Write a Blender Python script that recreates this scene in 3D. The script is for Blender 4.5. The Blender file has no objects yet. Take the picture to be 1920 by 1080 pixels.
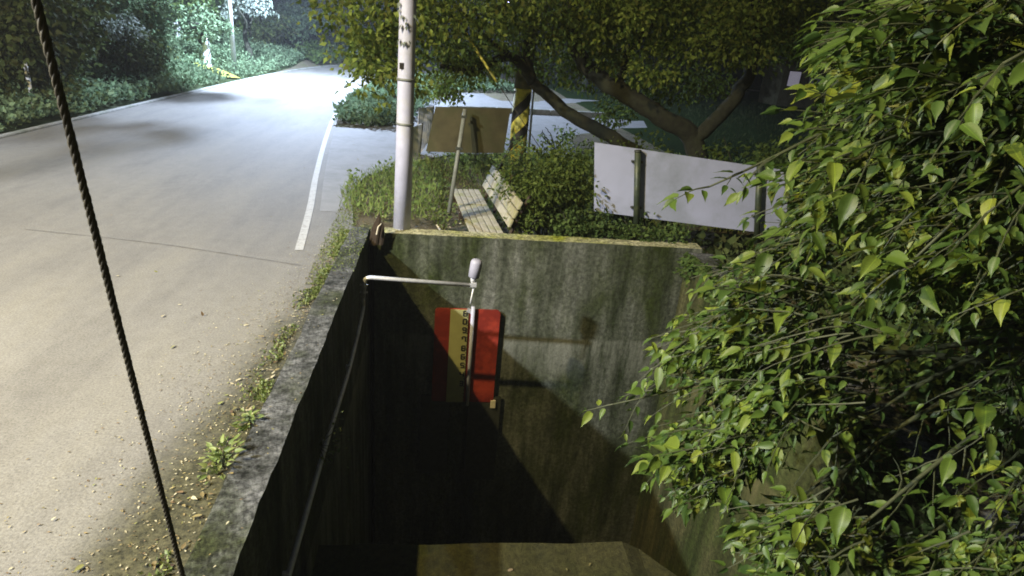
import bpy, bmesh, math, random
import numpy as np
from mathutils import Vector, Matrix, noise
random.seed(7); rng = np.random.default_rng(7)
scene = bpy.context.scene; COL = scene.collection
R = math.radians

# ------------------------------------------------------------------ camera
HCAM = 2.1; F = 1150.0
RIGHT = Vector((0.9919, -0.0959, 0.0833)); UP = Vector((-0.0404, 0.3834, 0.9227)); FWD = Vector((0.1204, 0.9186, -0.3764))
cam_d = bpy.data.cameras.new('camera'); cam = bpy.data.objects.new('camera', cam_d); COL.objects.link(cam)
cam_d.sensor_width = 36; cam_d.lens = 36*F/1920; cam_d.clip_end = 500; cam_d.clip_start = 0.05
m3 = Matrix((RIGHT, UP, -FWD)).transposed()
cam.matrix_world = Matrix.Translation((0, 0, HCAM)) @ m3.to_4x4()
scene.camera = cam
# ------------------------------------------------------------------ world: night
w = bpy.data.worlds.new("World"); scene.world = w; w.use_nodes = True
nt = w.node_tree; bg = nt.nodes['Background']
sky = nt.nodes.new('ShaderNodeTexSky'); sky.sky_type = 'NISHITA'; sky.sun_disc = False
sky.sun_elevation = R(-2.0); sky.sun_rotation = R(200)
nt.links.new(sky.outputs[0], bg.inputs[0]); bg.inputs[1].default_value = 0.15
sd = bpy.data.lights.new('moonlight', 'SUN'); sd.energy = 0.02; sd.angle = R(0.5); sd.color = (1, .96, .9)
so = bpy.data.objects.new('moonlight', sd); COL.objects.link(so); so.rotation_euler = (R(40), R(-30), 0)
vs = scene.view_settings; scene.display_settings.display_device = 'sRGB'
vs.view_transform = 'Standard'; vs.look = 'None'; vs.exposure = 0.42; vs.gamma = 1; vs.use_curve_mapping = False
scene.render.engine = 'CYCLES'
scene.cycles.use_denoising = True; scene.cycles.max_bounces = 6; scene.cycles.diffuse_bounces = 3
scene.cycles.glossy_bounces = 2; scene.cycles.transmission_bounces = 3; scene.cycles.transparent_max_bounces = 4
scene.cycles.sample_clamp_indirect = 3
scene.cycles.filter_width = 1.8

# ------------------------------------------------------------------ helpers
def ray(px, py): return FWD + RIGHT*((px-960)/F) - UP*((py-540)/F)
def onz(px, py, z=0.0):
    d = ray(px, py); return Vector((0, 0, HCAM)) + d*((z-HCAM)/d.z)
def ony(px, py, Y):
    d = ray(px, py); return Vector((0, 0, HCAM)) + d*(Y/d.y)
def atd(px, py, dist): return Vector((0, 0, HCAM)) + ray(px, py).normalized()*dist
def project(p):
    d = Vector(p)-Vector((0, 0, HCAM)); z = max(d.dot(FWD), 1e-3)
    return 960+F*d.dot(RIGHT)/z, 540-F*d.dot(UP)/z

def tag(o, label=None, cat=None, group=None, kind=None):
    if label: o['label'] = label
    if cat: o['category'] = cat
    if group: o['group'] = group
    if kind: o['kind'] = kind
    return o
def empty(name, loc, label, cat, group=None):
    o = bpy.data.objects.new(name, None); COL.objects.link(o); o.location = loc; o.empty_display_size = .1
    return tag(o, label, cat, group)
def link(name, me, mat, parent=None, smooth=False):
    o = bpy.data.objects.new(name, me); COL.objects.link(o)
    if mat is not None and not me.materials:
        me.materials.append(mat)
    if smooth: me.shade_smooth()
    if parent is not None:
        o.parent = parent; o.matrix_parent_inverse = Matrix.Translation(-Vector(parent.location))
    return o
def obj(name, bm, mat, parent=None, smooth=False):
    me = bpy.data.meshes.new(name); bm.to_mesh(me); bm.free()
    return link(name, me, mat, parent, smooth)
def fast(name, V, Fc, mat, parent=None, smooth=False):
    """V (n,3), Fc (m,k) equal sized faces"""
    me = bpy.data.meshes.new(name); V = np.asarray(V, np.float32); Fc = np.asarray(Fc, np.int32)
    m, k = Fc.shape
    me.vertices.add(len(V)); me.vertices.foreach_set('co', V.ravel())
    me.loops.add(m*k); me.loops.foreach_set('vertex_index', Fc.ravel())
    me.polygons.add(m); me.polygons.foreach_set('loop_start', np.arange(0, m*k, k, dtype=np.int32))
    me.update(calc_edges=True)
    return link(name, me, mat, parent, smooth)
def box(bm, c, s, rot=None, bevel=0.0):
    M = Matrix.Translation(c) @ (rot.to_4x4() if rot is not None else Matrix.Identity(4)) @ Matrix.Diagonal((s[0], s[1], s[2], 1))
    r = bmesh.ops.create_cube(bm, size=1, matrix=M)
    if bevel:
        es = list({e for v in r['verts'] for e in v.link_edges})
        bmesh.ops.bevel(bm, geom=es, offset=bevel, segments=2, affect='EDGES', profile=.6)
def bxm(c, s, rot=None, bevel=0.0):
    bm = bmesh.new(); box(bm, Vector(c), s, rot, bevel); return bm
def tube(bm, pts, radii, n=8, cap=True):
    pts = [Vector(p) for p in pts]; rings = []
    if not hasattr(radii, '__len__'): radii = [radii]*len(pts)
    prev = None
    for i, p in enumerate(pts):
        t = (pts[min(i+1, len(pts)-1)]-pts[max(i-1, 0)])
        if t.length < 1e-9: t = Vector((0, 0, 1))
        t.normalize()
        if prev is None:
            a = Vector((0, 0, 1)) if abs(t.z) < .9 else Vector((1, 0, 0)); u = t.cross(a).normalized()
        else:
            u = (prev - t*prev.dot(t)).normalized()
        prev = u; v = t.cross(u)
        rings.append([bm.verts.new(p + (u*math.cos(2*math.pi*k/n)+v*math.sin(2*math.pi*k/n))*radii[i]) for k in range(n)])
    for a, b in zip(rings, rings[1:]):
        for k in range(n): bm.faces.new((a[k], a[(k+1) % n], b[(k+1) % n], b[k]))
    if cap:
        bm.faces.new(rings[0][::-1]); bm.faces.new(rings[-1])
def tb(pts, radii, n=8):
    bm = bmesh.new(); tube(bm, pts, radii, n); return bm
def smooth_path(pts, k=5, jit=0.0):
    pts = [Vector(p) for p in pts]; out = []
    P_ = [pts[0]*2-pts[1]]+pts+[pts[-1]*2-pts[-2]]
    for i in range(1, len(P_)-2):
        for j in range(k):
            t = j/k; a, b, c, d = P_[i-1:i+3]
            q = 0.5*((2*b)+(c-a)*t+(2*a-5*b+4*c-d)*t*t+(3*b-a-3*c+d)*t**3)
            if jit: q = q+Vector((random.gauss(0, jit), random.gauss(0, jit), random.gauss(0, jit)))
            out.append(q)
    out.append(pts[-1]); return out

# ------------------------------------------------------------------ materials
def mat(name):
    m = bpy.data.materials.new(name); m.use_nodes = True
    n = m.node_tree; return m, n, n.nodes['Principled BSDF'], n.nodes.new, n.links.new
def ramp(N, L, src, stops):
    r = N('ShaderNodeValToRGB'); e = r.color_ramp.elements
    while len(e) < len(stops): e.new(.5)
    for el, (p, c) in zip(e, stops): el.position = p; el.color = (*c, 1)
    L(src, r.inputs[0]); return r.outputs[0]
def tex(N, L, co, scale, detail=6, rough=.6, vec=(1, 1, 1), kind='noise'):
    mp = N('ShaderNodeMapping'); mp.inputs['Scale'].default_value = vec; L(co, mp.inputs[0])
    t = N('ShaderNodeTexNoise' if kind == 'noise' else 'ShaderNodeTexVoronoi')
    t.inputs['Scale'].default_value = scale
    if kind == 'noise': t.inputs['Detail'].default_value = detail; t.inputs['Roughness'].default_value = rough
    L(mp.outputs[0], t.inputs[0]); return t.outputs['Fac' if kind == 'noise' else 'Distance']
def mix(N, L, f, a, b, mode='MIX'):
    m = N('ShaderNodeMix'); m.data_type = 'RGBA'; m.blend_type = mode
    if isinstance(f, (int, float)): m.inputs[0].default_value = f
    else: L(f, m.inputs[0])
    for s, v in ((6, a), (7, b)):
        if isinstance(v, tuple): m.inputs[s].default_value = (*v, 1)
        else: L(v, m.inputs[s])
    return m.outputs[2]
def bump(N, L, b, h, strength=.5, dist=.01):
    n = N('ShaderNodeBump'); n.inputs['Strength'].default_value = strength; n.inputs['Distance'].default_value = dist
    L(h, n.inputs['Height']); L(n.outputs[0], b.inputs['Normal'])
def geo_pos(N): return N('ShaderNodeNewGeometry').outputs['Position']

def simple(name, c, rough=.6, metal=0.0, var=.25, scale=20, dirt_or_shade=None, bumpy=.2):
    m, n, b, N, L = mat(name); p = geo_pos(N)
    t = tex(N, L, p, scale); d = tuple(x*(1-var) for x in c); u = tuple(min(1, x*(1+var)) for x in c)
    col = ramp(N, L, t, [(.3, d), (.7, u)])
    if dirt_or_shade:
        t2 = tex(N, L, p, scale*.3, 8, .7)
        r2 = ramp(N, L, t2, [(.48, (0, 0, 0)), (.66, (1, 1, 1))]); col = mix(N, L, r2, col, dirt_or_shade)
    L(col, b.inputs['Base Color']); b.inputs['Roughness'].default_value = rough; b.inputs['Metallic'].default_value = metal
    if bumpy: bump(N, L, b, t, bumpy, .004)
    return m
def leafmat(name, cols, rough=.45, trans=.35, per='island', spec=.5):
    m, n, b, N, L = mat(name)
    if per == 'island': r = N('ShaderNodeNewGeometry').outputs['Random Per Island']
    else: r = N('ShaderNodeObjectInfo').outputs['Random']
    k = len(cols); col = ramp(N, L, r, [(i/(k-1), c) for i, c in enumerate(cols)])
    p = geo_pos(N); t = tex(N, L, p, .9, 3, .5)
    if per == 'object':
        oc = N('ShaderNodeTexCoord').outputs['Object']; sp = N('ShaderNodeSeparateXYZ'); L(oc, sp.inputs[0])
        ab = N('ShaderNodeMath'); ab.operation = 'ABSOLUTE'; L(sp.outputs[0], ab.inputs[0])
        vv_ = N('ShaderNodeMath'); vv_.operation = 'MULTIPLY_ADD'; L(ab.outputs[0], vv_.inputs[0]); vv_.inputs[1].default_value = -.75; L(sp.outputs[1], vv_.inputs[2])
        wv_ = N('ShaderNodeMath'); wv_.operation = 'PINGPONG'; L(vv_.outputs[0], wv_.inputs[0]); wv_.inputs[1].default_value = .07
        side = ramp(N, L, wv_.outputs[0], [(0.0, (1.35, 1.35, 1.2)), (.012, (.92, .92, .92)), (.07, (1.02, 1.02, 1.02))])
        rib = ramp(N, L, ab.outputs[0], [(.0, (1.7, 1.7, 1.4)), (.016, (1, 1, 1))])
        col = mix(N, L, 1.0, col, side, 'MULTIPLY'); col = mix(N, L, 1.0, col, rib, 'MULTIPLY')
        sn = tex(N, L, p, 60, 5, .7); sr_ = ramp(N, L, sn, [(.62, (1, 1, 1)), (.70, (.7, .55, .4))]); col = mix(N, L, .7, col, sr_, 'MULTIPLY')
    lum = ramp(N, L, t, [(.35, (.75, .75, .75)), (.65, (1.2, 1.2, 1.2))])
    col = mix(N, L, 1.0, col, lum, 'MULTIPLY')
    L(col, b.inputs['Base Color']); b.inputs['Roughness'].default_value = rough
    b.inputs['Specular IOR Level'].default_value = spec
    tr = N('ShaderNodeBsdfTranslucent'); L(col, tr.inputs[0])
    ms = N('ShaderNodeMixShader'); ms.inputs[0].default_value = trans
    L(b.outputs[0], ms.inputs[1]); L(tr.outputs[0], ms.inputs[2])
    L(ms.outputs[0], n.nodes['Material Output'].inputs[0]); return m

def m_asphalt():
    m, n, b, N, L = mat('worn_asphalt'); p = geo_pos(N)
    a = tex(N, L, p, .55, 4, .6, (1, .35, 1)); fine = tex(N, L, p, 75, 4, .85); med = tex(N, L, p, 9, 8, .75)
    col = ramp(N, L, a, [(.3, (.145, .139, .126)), (.55, (.180, .174, .158)), (.75, (.203, .198, .184))])
    g = ramp(N, L, fine, [(.34, (.45, .45, .44)), (.5, (1, 1, 1)), (.66, (1.4, 1.4, 1.36))])
    col = mix(N, L, .75, col, g, 'MULTIPLY')
    pt_ = ramp(N, L, tex(N, L, p, .8, 7, .75, (2.2, .5, 1)), [(.36, (.80, .80, .82)), (.5, (1, 1, 1)), (.66, (1.12, 1.11, 1.06))]); col = mix(N, L, .9, col, pt_, 'MULTIPLY')
    s = ramp(N, L, med, [(.3, (.8, .78, .74)), (.6, (1.05, 1.05, 1.05))]); col = mix(N, L, .6, col, s, 'MULTIPLY')
    # dirty, mossy wall margin with soft shadow painted in, wider towards the near end
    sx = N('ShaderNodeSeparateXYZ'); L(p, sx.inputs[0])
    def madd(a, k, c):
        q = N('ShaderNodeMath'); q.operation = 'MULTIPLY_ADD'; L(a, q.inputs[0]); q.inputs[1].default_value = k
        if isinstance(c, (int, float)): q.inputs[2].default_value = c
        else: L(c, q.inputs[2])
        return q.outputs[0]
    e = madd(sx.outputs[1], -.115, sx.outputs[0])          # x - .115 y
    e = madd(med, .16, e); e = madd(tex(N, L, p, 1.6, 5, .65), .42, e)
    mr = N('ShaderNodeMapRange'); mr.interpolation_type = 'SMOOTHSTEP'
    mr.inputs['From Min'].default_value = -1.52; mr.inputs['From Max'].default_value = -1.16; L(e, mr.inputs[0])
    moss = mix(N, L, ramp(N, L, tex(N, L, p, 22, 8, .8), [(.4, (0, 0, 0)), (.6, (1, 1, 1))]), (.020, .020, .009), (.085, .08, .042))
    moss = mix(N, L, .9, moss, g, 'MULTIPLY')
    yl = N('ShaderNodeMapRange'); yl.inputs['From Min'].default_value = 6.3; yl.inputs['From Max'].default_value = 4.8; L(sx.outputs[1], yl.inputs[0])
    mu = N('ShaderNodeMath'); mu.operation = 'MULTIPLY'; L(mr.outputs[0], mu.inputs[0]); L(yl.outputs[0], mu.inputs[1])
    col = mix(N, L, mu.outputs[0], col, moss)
    L(col, b.inputs['Base Color']); b.inputs['Roughness'].default_value = .75; b.inputs['Specular IOR Level'].default_value = .3
    bump(N, L, b, fine, .5, .006); return m
def m_concrete(name, base, dark, moss, mossamt=.5, streak=False, sc=1.0, lich=None, spk=.85):
    m, n, b, N, L = mat(name); p = geo_pos(N)
    v = (1, 1, .16) if streak else (1, 1, 1)
    a = tex(N, L, p, 3.2*sc, 9, .72, v); c = tex(N, L, p, 1.1*sc, 6, .65, (1, 1, .5) if streak else v); f = tex(N, L, p, 70, 4, .8)
    f2 = tex(N, L, p, 22*sc, 8, .8)
    col = ramp(N, L, a, [(.34, dark), (.62, base)])
    mm = ramp(N, L, c, [(.62-.28*mossamt, (0, 0, 0)), (.78-.28*mossamt, (1, 1, 1))]); col = mix(N, L, mm, col, moss)
    g = ramp(N, L, f2, [(.40, (.18, .18, .18)), (.5, (1, 1, 1)), (.60, (1.9, 1.9, 1.9))]); col = mix(N, L, .45 if streak else spk, col, g, 'MULTIPLY')
    if streak:
        st = tex(N, L, p, 5.5, 5, .6, (1, 1, .07)); g = ramp(N, L, st, [(.36, (.30, .36, .26)), (.5, (.95, 1, .9)), (.62, (1.5, 1.5, 1.6))]); col = mix(N, L, .6, col, g, 'MULTIPLY')
        # pale lime band under the pour joint
        sz = N('ShaderNodeSeparateXYZ'); L(p, sz.inputs[0]); bn = ramp(N, L, sz.outputs[2], [(0, (0, 0, 0)), (1, (1, 1, 1))])
        q1 = N('ShaderNodeMapRange'); q1.inputs['From Min'].default_value = -1.75; q1.inputs['From Max'].default_value = -1.22; L(sz.outputs[2], q1.inputs[0])
        q2 = N('ShaderNodeMapRange'); q2.inputs['From Min'].default_value = -1.14; q2.inputs['From Max'].default_value = -1.18; L(sz.outputs[2], q2.inputs[0])
        qq_ = N('ShaderNodeMath'); qq_.operation = 'MULTIPLY'; L(q1.outputs[0], qq_.inputs[0]); L(q2.outputs[0], qq_.inputs[1])
        q3 = N('ShaderNodeMath'); q3.operation = 'MULTIPLY'; L(qq_.outputs[0], q3.inputs[0]); L(ramp(N, L, a, [(.38, (0, 0, 0)), (.6, (1, 1, 1))]), q3.inputs[1])
        col = mix(N, L, q3.outputs[0], col, tuple(x*1.5 for x in base))
    g = ramp(N, L, f, [(.3, (.5, .5, .5)), (.6, (1.2, 1.2, 1.2))]); col = mix(N, L, .6, col, g, 'MULTIPLY')
    if lich:
        q = tex(N, L, p, 26, 5, .7); qq = ramp(N, L, q, [(.54, (0, 0, 0)), (.6, (1, 1, 1))]); col = mix(N, L, qq, col, lich)
    L(col, b.inputs['Base Color']); b.inputs['Roughness'].default_value = .9; b.inputs['Specular IOR Level'].default_value = .2
    bump(N, L, b, f2, .8, .02); return m
def m_ground(name, c1, c2, c3, sc=2.0):
    m, n, b, N, L = mat(name); p = geo_pos(N)
    a = tex(N, L, p, sc, 8, .7); f = tex(N, L, p, 45, 6, .8)
    col = ramp(N, L, a, [(.35, c1), (.5, c2), (.65, c3)])
    g = ramp(N, L, f, [(.35, (.4, .4, .4)), (.65, (1.4, 1.4, 1.4))]); col = mix(N, L, .8, col, g, 'MULTIPLY')
    L(col, b.inputs['Base Color']); b.inputs['Roughness'].default_value = .95; b.inputs['Specular IOR Level'].default_value = .05; bump(N, L, b, f, .8, .03); return m
def emit(name, c, s):
    m, n, b, N, L = mat(name); b.inputs['Emission Color'].default_value = (*c, 1); b.inputs['Emission Strength'].default_value = s
    b.inputs['Base Color'].default_value = (*c, 1); return m

M = {}
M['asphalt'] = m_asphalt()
M['side'] = simple('side_road_asphalt', (.20, .20, .20), .8, 0, .12, 6, (.15, .15, .14), .3)
M['paint'] = simple('worn_white_paint', (.36, .355, .33), .7, 0, .12, 60, (.22, .21, .18))
M['kerbc'] = simple('kerb_concrete', (.24, .24, .22), .85, 0, .25, 8, (.1, .12, .07))
M['joint'] = simple('joint_tar', (.09, .08, .065), .8, 0, .3, 20)
M['soil'] = m_ground('soil', (.09, .08, .05), (.17, .15, .11), (.12, .13, .06))
M['bank'] = m_ground('bank_soil', (.02, .03, .012), (.035, .05, .02), (.05, .055, .025), 1.0)
M['lawn'] = m_ground('lawn', (.012, .025, .006), (.016, .032, .008), (.02, .036, .01), .6)
M['walltop'] = m_concrete('lichen_concrete', (.15, .155, .16), (.010, .012, .008), (.035, .042, .016), .48, False, 1.6)
M['pitwall'] = m_concrete('stained_concrete', (.14, .145, .12), (.020, .027, .011), (.030, .040, .010), .60, True)
M['pitwall_r'] = m_concrete('brown_stained_concrete', (.085, .080, .035), (.028, .034, .012), (.042, .056, .014), .6, True)
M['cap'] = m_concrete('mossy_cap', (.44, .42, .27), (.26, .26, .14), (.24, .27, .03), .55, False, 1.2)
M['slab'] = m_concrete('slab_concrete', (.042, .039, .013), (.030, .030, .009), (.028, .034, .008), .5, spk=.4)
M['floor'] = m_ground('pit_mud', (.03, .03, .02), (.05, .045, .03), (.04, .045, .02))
M['galv'] = simple('galvanised_steel', (.55, .56, .58), .45, .35, .12, 25, (.42, .42, .42), .1)
M['polewhite'] = simple('pale_pole_paint', (.43, .44, .56), .6, 0, .1, 12, (.42, .42, .42), .15)
M['polefar'] = simple('white_pole_paint', (.8, .8, .8), .6, 0, .06, 5)
M['darksteel'] = simple('dark_steel', (.05, .055, .045), .5, .3, .3, 20)
M['greenpost'] = simple('green_post_paint', (.035, .05, .03), .5, .2, .3, 20, (.09, .1, .05))
M['signback'] = simple('lilac_grey_sign_back', (.42, .45, .62), .6, .05, .10, 2, (.27, .30, .37), .05)  # darker blotches in the colour stand in for leaf shadows on the sign
M['brownsign'] = simple('brown_sign_back', (.066, .058, .028), .6, 0, .3, 5, (.05, .055, .02), .1)
M['wood'] = simple('weathered_bench_wood', (.34, .31, .23), .75, 0, .25, 10, (.24, .24, .07), .5)
M['darkwood'] = simple('rotten_wood', (.045, .03, .018), .9, 0, .4, 30)
M['palewood'] = simple('pale_stick', (.62, .56, .42), .8, 0, .15, 30)
M['yellow'] = simple('yellow_pole_paint', (.75, .66, .10), .6, 0, .15, 14, (.34, .3, .08))
M['black'] = simple('black_paint', (.02, .018, .015), .6, 0, .3, 14)
M['polemoss'] = simple('mossy_grey_pole', (.13, .12, .07), .9, 0, .3, 10, (.07, .07, .03))
M['red'] = simple('red_board_paint', (.18, .018, .010), .5, 0, .12, 8, (.40, .05, .025), .05)
M['cream'] = simple('cream_scale_paint', (.34, .33, .14), .5, 0, .08, 10)
M['white'] = simple('white_plastic', (.7, .7, .7), .4, 0, .05, 10, None, 0)
M['sensor'] = simple('grey_sensor_plastic', (.34, .34, .42), .5, 0, .06, 10, None, .05)
M['cable'] = simple('steel_cable', (.07, .062, .042), .55, .4, .3, 60)
M['conduit'] = simple('dirty_conduit', (.16, .17, .15), .6, 0, .25, 18)
M['bark'] = simple('bark', (.022, .023, .013), .95, 0, .5, 14, (.035, .04, .02), 1.0)
M['twig'] = simple('green_twig', (.035, .042, .015), .7, 0, .3, 20)
M['stone'] = simple('white_stone', (.42, .42, .42), .85, 0, .2, 8, (.25, .26, .22), .6)
M['palesheet'] = simple('weathered_pale_sheet', (.72, .72, .74), .7, 0, .12, 6, (.5, .5, .48), .3)
LF = {}
LF['near'] = leafmat('broad_leaf', [(.025, .055, .009), (.05, .095, .014), (.09, .145, .02), (.06, .11, .024), (.17, .22, .03)], .5, .35, 'island', .45)
LF['near_o'] = leafmat('broad_leaf_single', [(.05, .09, .012), (.09, .145, .018), (.15, .20, .026), (.07, .115, .016), (.22, .26, .03), (.10, .15, .02)], .5, .35, 'object', .45)
LF['olive'] = leafmat('olive_foliage', [(.05, .075, .012), (.08, .12, .02), (.15, .20, .04), (.06, .08, .02)], .7, .35, 'island', .2)
LF['canopy'] = leafmat('canopy_foliage', [(.06, .10, .018), (.14, .20, .04), (.27, .34, .07), (.12, .13, .03), (.19, .26, .05)], .7, .45, 'island', .2)
LF['green'] = leafmat('green_foliage', [(.05, .085, .02), (.08, .13, .035), (.13, .18, .045)], .7, .35, 'island', .2)
LF['blue'] = leafmat('bluish_foliage', [(.10, .16, .085), (.15, .22, .12), (.20, .27, .15)], .8, .35, 'island', .1)
LF['pale'] = leafmat('pale_foliage', [(.12, .15, .11), (.17, .20, .16), (.22, .25, .22)], .7, .3, 'island', .2)
LF['bankdark'] = leafmat('shaded_bank_foliage', [(.03, .045, .015), (.055, .075, .025), (.095, .12, .04), (.05, .05, .018)], .8, .3, 'island', .1)  # darker copy of the olive foliage, bank shade put into the colour
LF['grass'] = leafmat('verge_grass', [(.13, .19, .05), (.18, .25, .07), (.24, .28, .09)], .8, .4, 'island', .1)
LF['litter'] = leafmat('fallen_leaf', [(.42, .38, .26), (.50, .46, .30), (.16, .10, .045), (.30, .25, .10), (.10, .06, .03), (.26, .28, .08)], .7, .2)
LF['moss'] = leafmat('weed_leaf', [(.10, .15, .035), (.16, .21, .05), (.22, .25, .08)], .55, .3)
GLOW = emit('lamp_cool', (.75, .85, 1.0), 30); GLOWW = emit('lamp_warm', (1.0, .8, .45), 30)
GLOWB = emit('lamp_blue', (.35, .35, 1.0), 14); GLOWWIN = emit('window_glow', (.9, .85, 1.0), .1)

# ------------------------------------------------------------------ roads and ground
LE = [(-6.8, -14), (-6.8, -6), (-6.8, 2), (-6.8, 10), (-6.8, 20), (-6.7, 26), (-6.3, 31), (-5.2, 36), (-2.5, 41), (3, 46), (12, 50), (30, 54), (70, 60)]
RE = [(-1.05, -14), (-1.05, -6), (-1.06, 0), (-1.08, 3), (-1.16, 5), (-1.42, 7.2), (-1.72, 9.2), (-2.15, 12.4), (-2.55, 15.9), (-2.75, 19), (-2.7, 23.5), (-2.0, 28), (-.2, 32.5), (4, 37.5), (13, 42), (31, 46.5), (71, 52)]
def resample(poly, n):
    p = [Vector((x, y, 0)) for x, y in poly]; q = smooth_path(p, 12)
    d = [0]
    for a, b in zip(q, q[1:]): d.append(d[-1]+(b-a).length)
    xs = np.interp(np.linspace(0, d[-1], n), d, [v.x for v in q]); ys = np.interp(np.linspace(0, d[-1], n), d, [v.y for v in q])
    return np.stack([xs, ys], 1)
LEs = resample(LE, 260); REs = resample(RE, 260)
def seg_dist(X, Y, line):
    best = np.full(X.shape, 1e9); side = np.zeros(X.shape)
    for a, b in zip(line[:-1:2], line[2::2]):
        d = b-a; t = np.clip(((X-a[0])*d[0]+(Y-a[1])*d[1])/(d@d), 0, 1)
        qx = a[0]+t*d[0]-X; qy = a[1]+t*d[1]-Y; dd = np.hypot(qx, qy); s = np.sign(d[0]*(Y-a[1])-d[1]*(X-a[0]))
        k = dd < best; best = np.where(k, dd, best); side = np.where(k, s, side)
    return best*side     # + = left of the line
def nz(X, Y, s, a):
    return a*(np.sin(X*s+1.3*np.sin(Y*s*.7))*np.cos(Y*s*.9+np.sin(X*s*1.3)))
def height(X, Y):
    X = np.atleast_1d(np.asarray(X, float)); Y = np.atleast_1d(np.asarray(Y, float))
    t = seg_dist(X, Y, LEs)-.25
    h = np.where(t > 0, np.minimum(t, 7)*.24+np.clip(t-7, 0, 30)*.16 + np.minimum(t, 1)*nz(X, Y, .9, .18), 0)
    h = h + np.where((Y > 7) & (X > 1.0) & (t < 0), .02+nz(X, Y, .5, .03), 0)
    def ss(a, b, v):
        q = np.clip((v-a)/(b-a), 0, 1); return q*q*(3-2*q)
    h = h-.27*ss(-.2, .2, X)*(1-ss(8.6, 11.2, Y))*(Y > 6.3)
    return h-.02
def hz(x, y): return float(height(x, y)[0])
def strip(name, A, B, z, m, **k):
    n = len(A); V = np.zeros((2*n, 3)); V[:n, :2] = A; V[n:, :2] = B; V[:, 2] = z
    Fc = [(i, n+i, n+i+1, i+1) for i in range(n-1)]
    return fast(name, V, Fc, m, **k)
xs = sorted(set(np.round(np.concatenate([np.linspace(-70, -20, 14), np.linspace(-20, -5, 40), np.linspace(-5, -1, 9), [-.85], np.linspace(0, 2, 3), [2.95], np.linspace(4, 20, 18), np.linspace(25, 110, 14)]), 3)))
ys = sorted(set(np.round(np.concatenate([[-25, -18], np.linspace(-12, -6, 4), np.linspace(-5, 6, 12), [6.5], np.linspace(7, 50, 90), np.linspace(55, 140, 14)]), 3)))
GX, GY = np.meshgrid(xs, ys); GZ = height(GX.ravel(), GY.ravel())
V = np.stack([GX.ravel(), GY.ravel(), GZ], 1); nx = len(xs); faces = []; fm = []
for j in range(len(ys)-1):
    for i in range(nx-1):
        cx, cy = (xs[i]+xs[i+1])/2, (ys[j]+ys[j+1])/2
        if -.85 < cx < 2.95 and -6 < cy < 6.5: continue
        faces.append((j*nx+i, j*nx+i+1, (j+1)*nx+i+1, (j+1)*nx+i)); fm.append(1 if cx < -7 or (cy > 40) else (2 if cx > 5 and cy > 8 else 0))
g = fast('ground', V, faces, M['soil'], smooth=True); g.data.materials.append(M['bank']); g.data.materials.append(M['lawn'])
g.data.polygons.foreach_set('material_index', fm)
tag(g, 'bare soil ground with hillside bank and dark lawn around the road', None, None, 'structure')
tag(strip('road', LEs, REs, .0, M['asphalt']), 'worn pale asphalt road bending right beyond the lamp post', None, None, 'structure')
# verge strip of asphalt between line and wall near the camera
vm = REs[(REs[:, 1] > -13.9) & (REs[:, 1] < 8.6)]
B = vm.copy(); B[:, 0] = np.interp(vm[:, 1], [0, 6.3, 7.0, 8.6], [-.93, -.90, -1.0, -1.25])
# white edge line
def offset(line, d):
    t = np.gradient(line, axis=0); t /= np.linalg.norm(t, axis=1)[:, None]; return line+np.stack([t[:, 1], -t[:, 0]], 1)*d
ln = REs[(REs[:, 1] > 5.45) & (REs[:, 1] < 48)]
tag(strip('edge_line', offset(ln, -.155), offset(ln, -.075), .005, M['paint']), 'worn white painted line along the right road edge', None, None, 'structure')
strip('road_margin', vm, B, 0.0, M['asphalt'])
tag(bpy.data.objects['road_margin'], 'dirty mossy asphalt margin with soft shadow painted in beside the retaining wall', None, None, 'structure')
kl = LEs[LEs[:, 1] < 52]
n = len(kl); prof = [(-.0, .0), (-.0, .035), (-.07, .045), (-.09, .0)]
Vk = []
for dx, z in prof:
    q = offset(kl, dx); Vk.append(np.column_stack([q, np.full(n, z)]))
Vk = np.concatenate(Vk); Fk = [(a*n+i, a*n+i+1, (a+1)*n+i+1, (a+1)*n+i) for a in range(3) for i in range(n-1)]
tag(fast('kerb', Vk, Fk, M['kerbc']), 'low pale concrete kerb along the left road edge', None, None, 'structure')
# transverse joint
ja = onz(45, 430); jb = onz(300, 458); jc = onz(565, 498)
bm = bmesh.new()
jp = smooth_path([ja, jb, jc], 14)
for a, b in zip(jp, jp[1:]):
    w0 = .003+random.random()*.004; w1 = .004
    bm.faces.new([bm.verts.new((a.x, a.y-w0, .004)), bm.verts.new((b.x, b.y-w1, .004)), bm.verts.new((b.x, b.y+w1, .004)), bm.verts.new((a.x, a.y+w0, .004))])
tag(obj('road_joint', bm, M['joint']), 'thin dark joint crossing the road', None, None, 'structure')
# side road
q_ = REs[(REs[:, 1] > 7.2) & (REs[:, 1] < 13.9)]
sr = [tuple(v) for v in q_[::-1]]+[(-1.22, 7.3), (-1.22, 8.2), (-1.15, 9.2), (-.75, 10.3), (.2, 11.6), (1.5, 12.1), (3.6, 12.7), (5.2, 15), (6.4, 20), (6.8, 26), (3, 25.5), (.2, 24.5), (-.6, 20), (-.9, 16), (-1.2, 14.6), (-1.8, 13.9)]
bm = bmesh.new(); bm.faces.new([bm.verts.new((x, y, .003)) for x, y in sr]); bmesh.ops.triangulate(bm, faces=bm.faces[:])
tag(obj('side_road', bm, M['side']), 'pale concrete side road joining behind the poles', None, None, 'structure')
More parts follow.
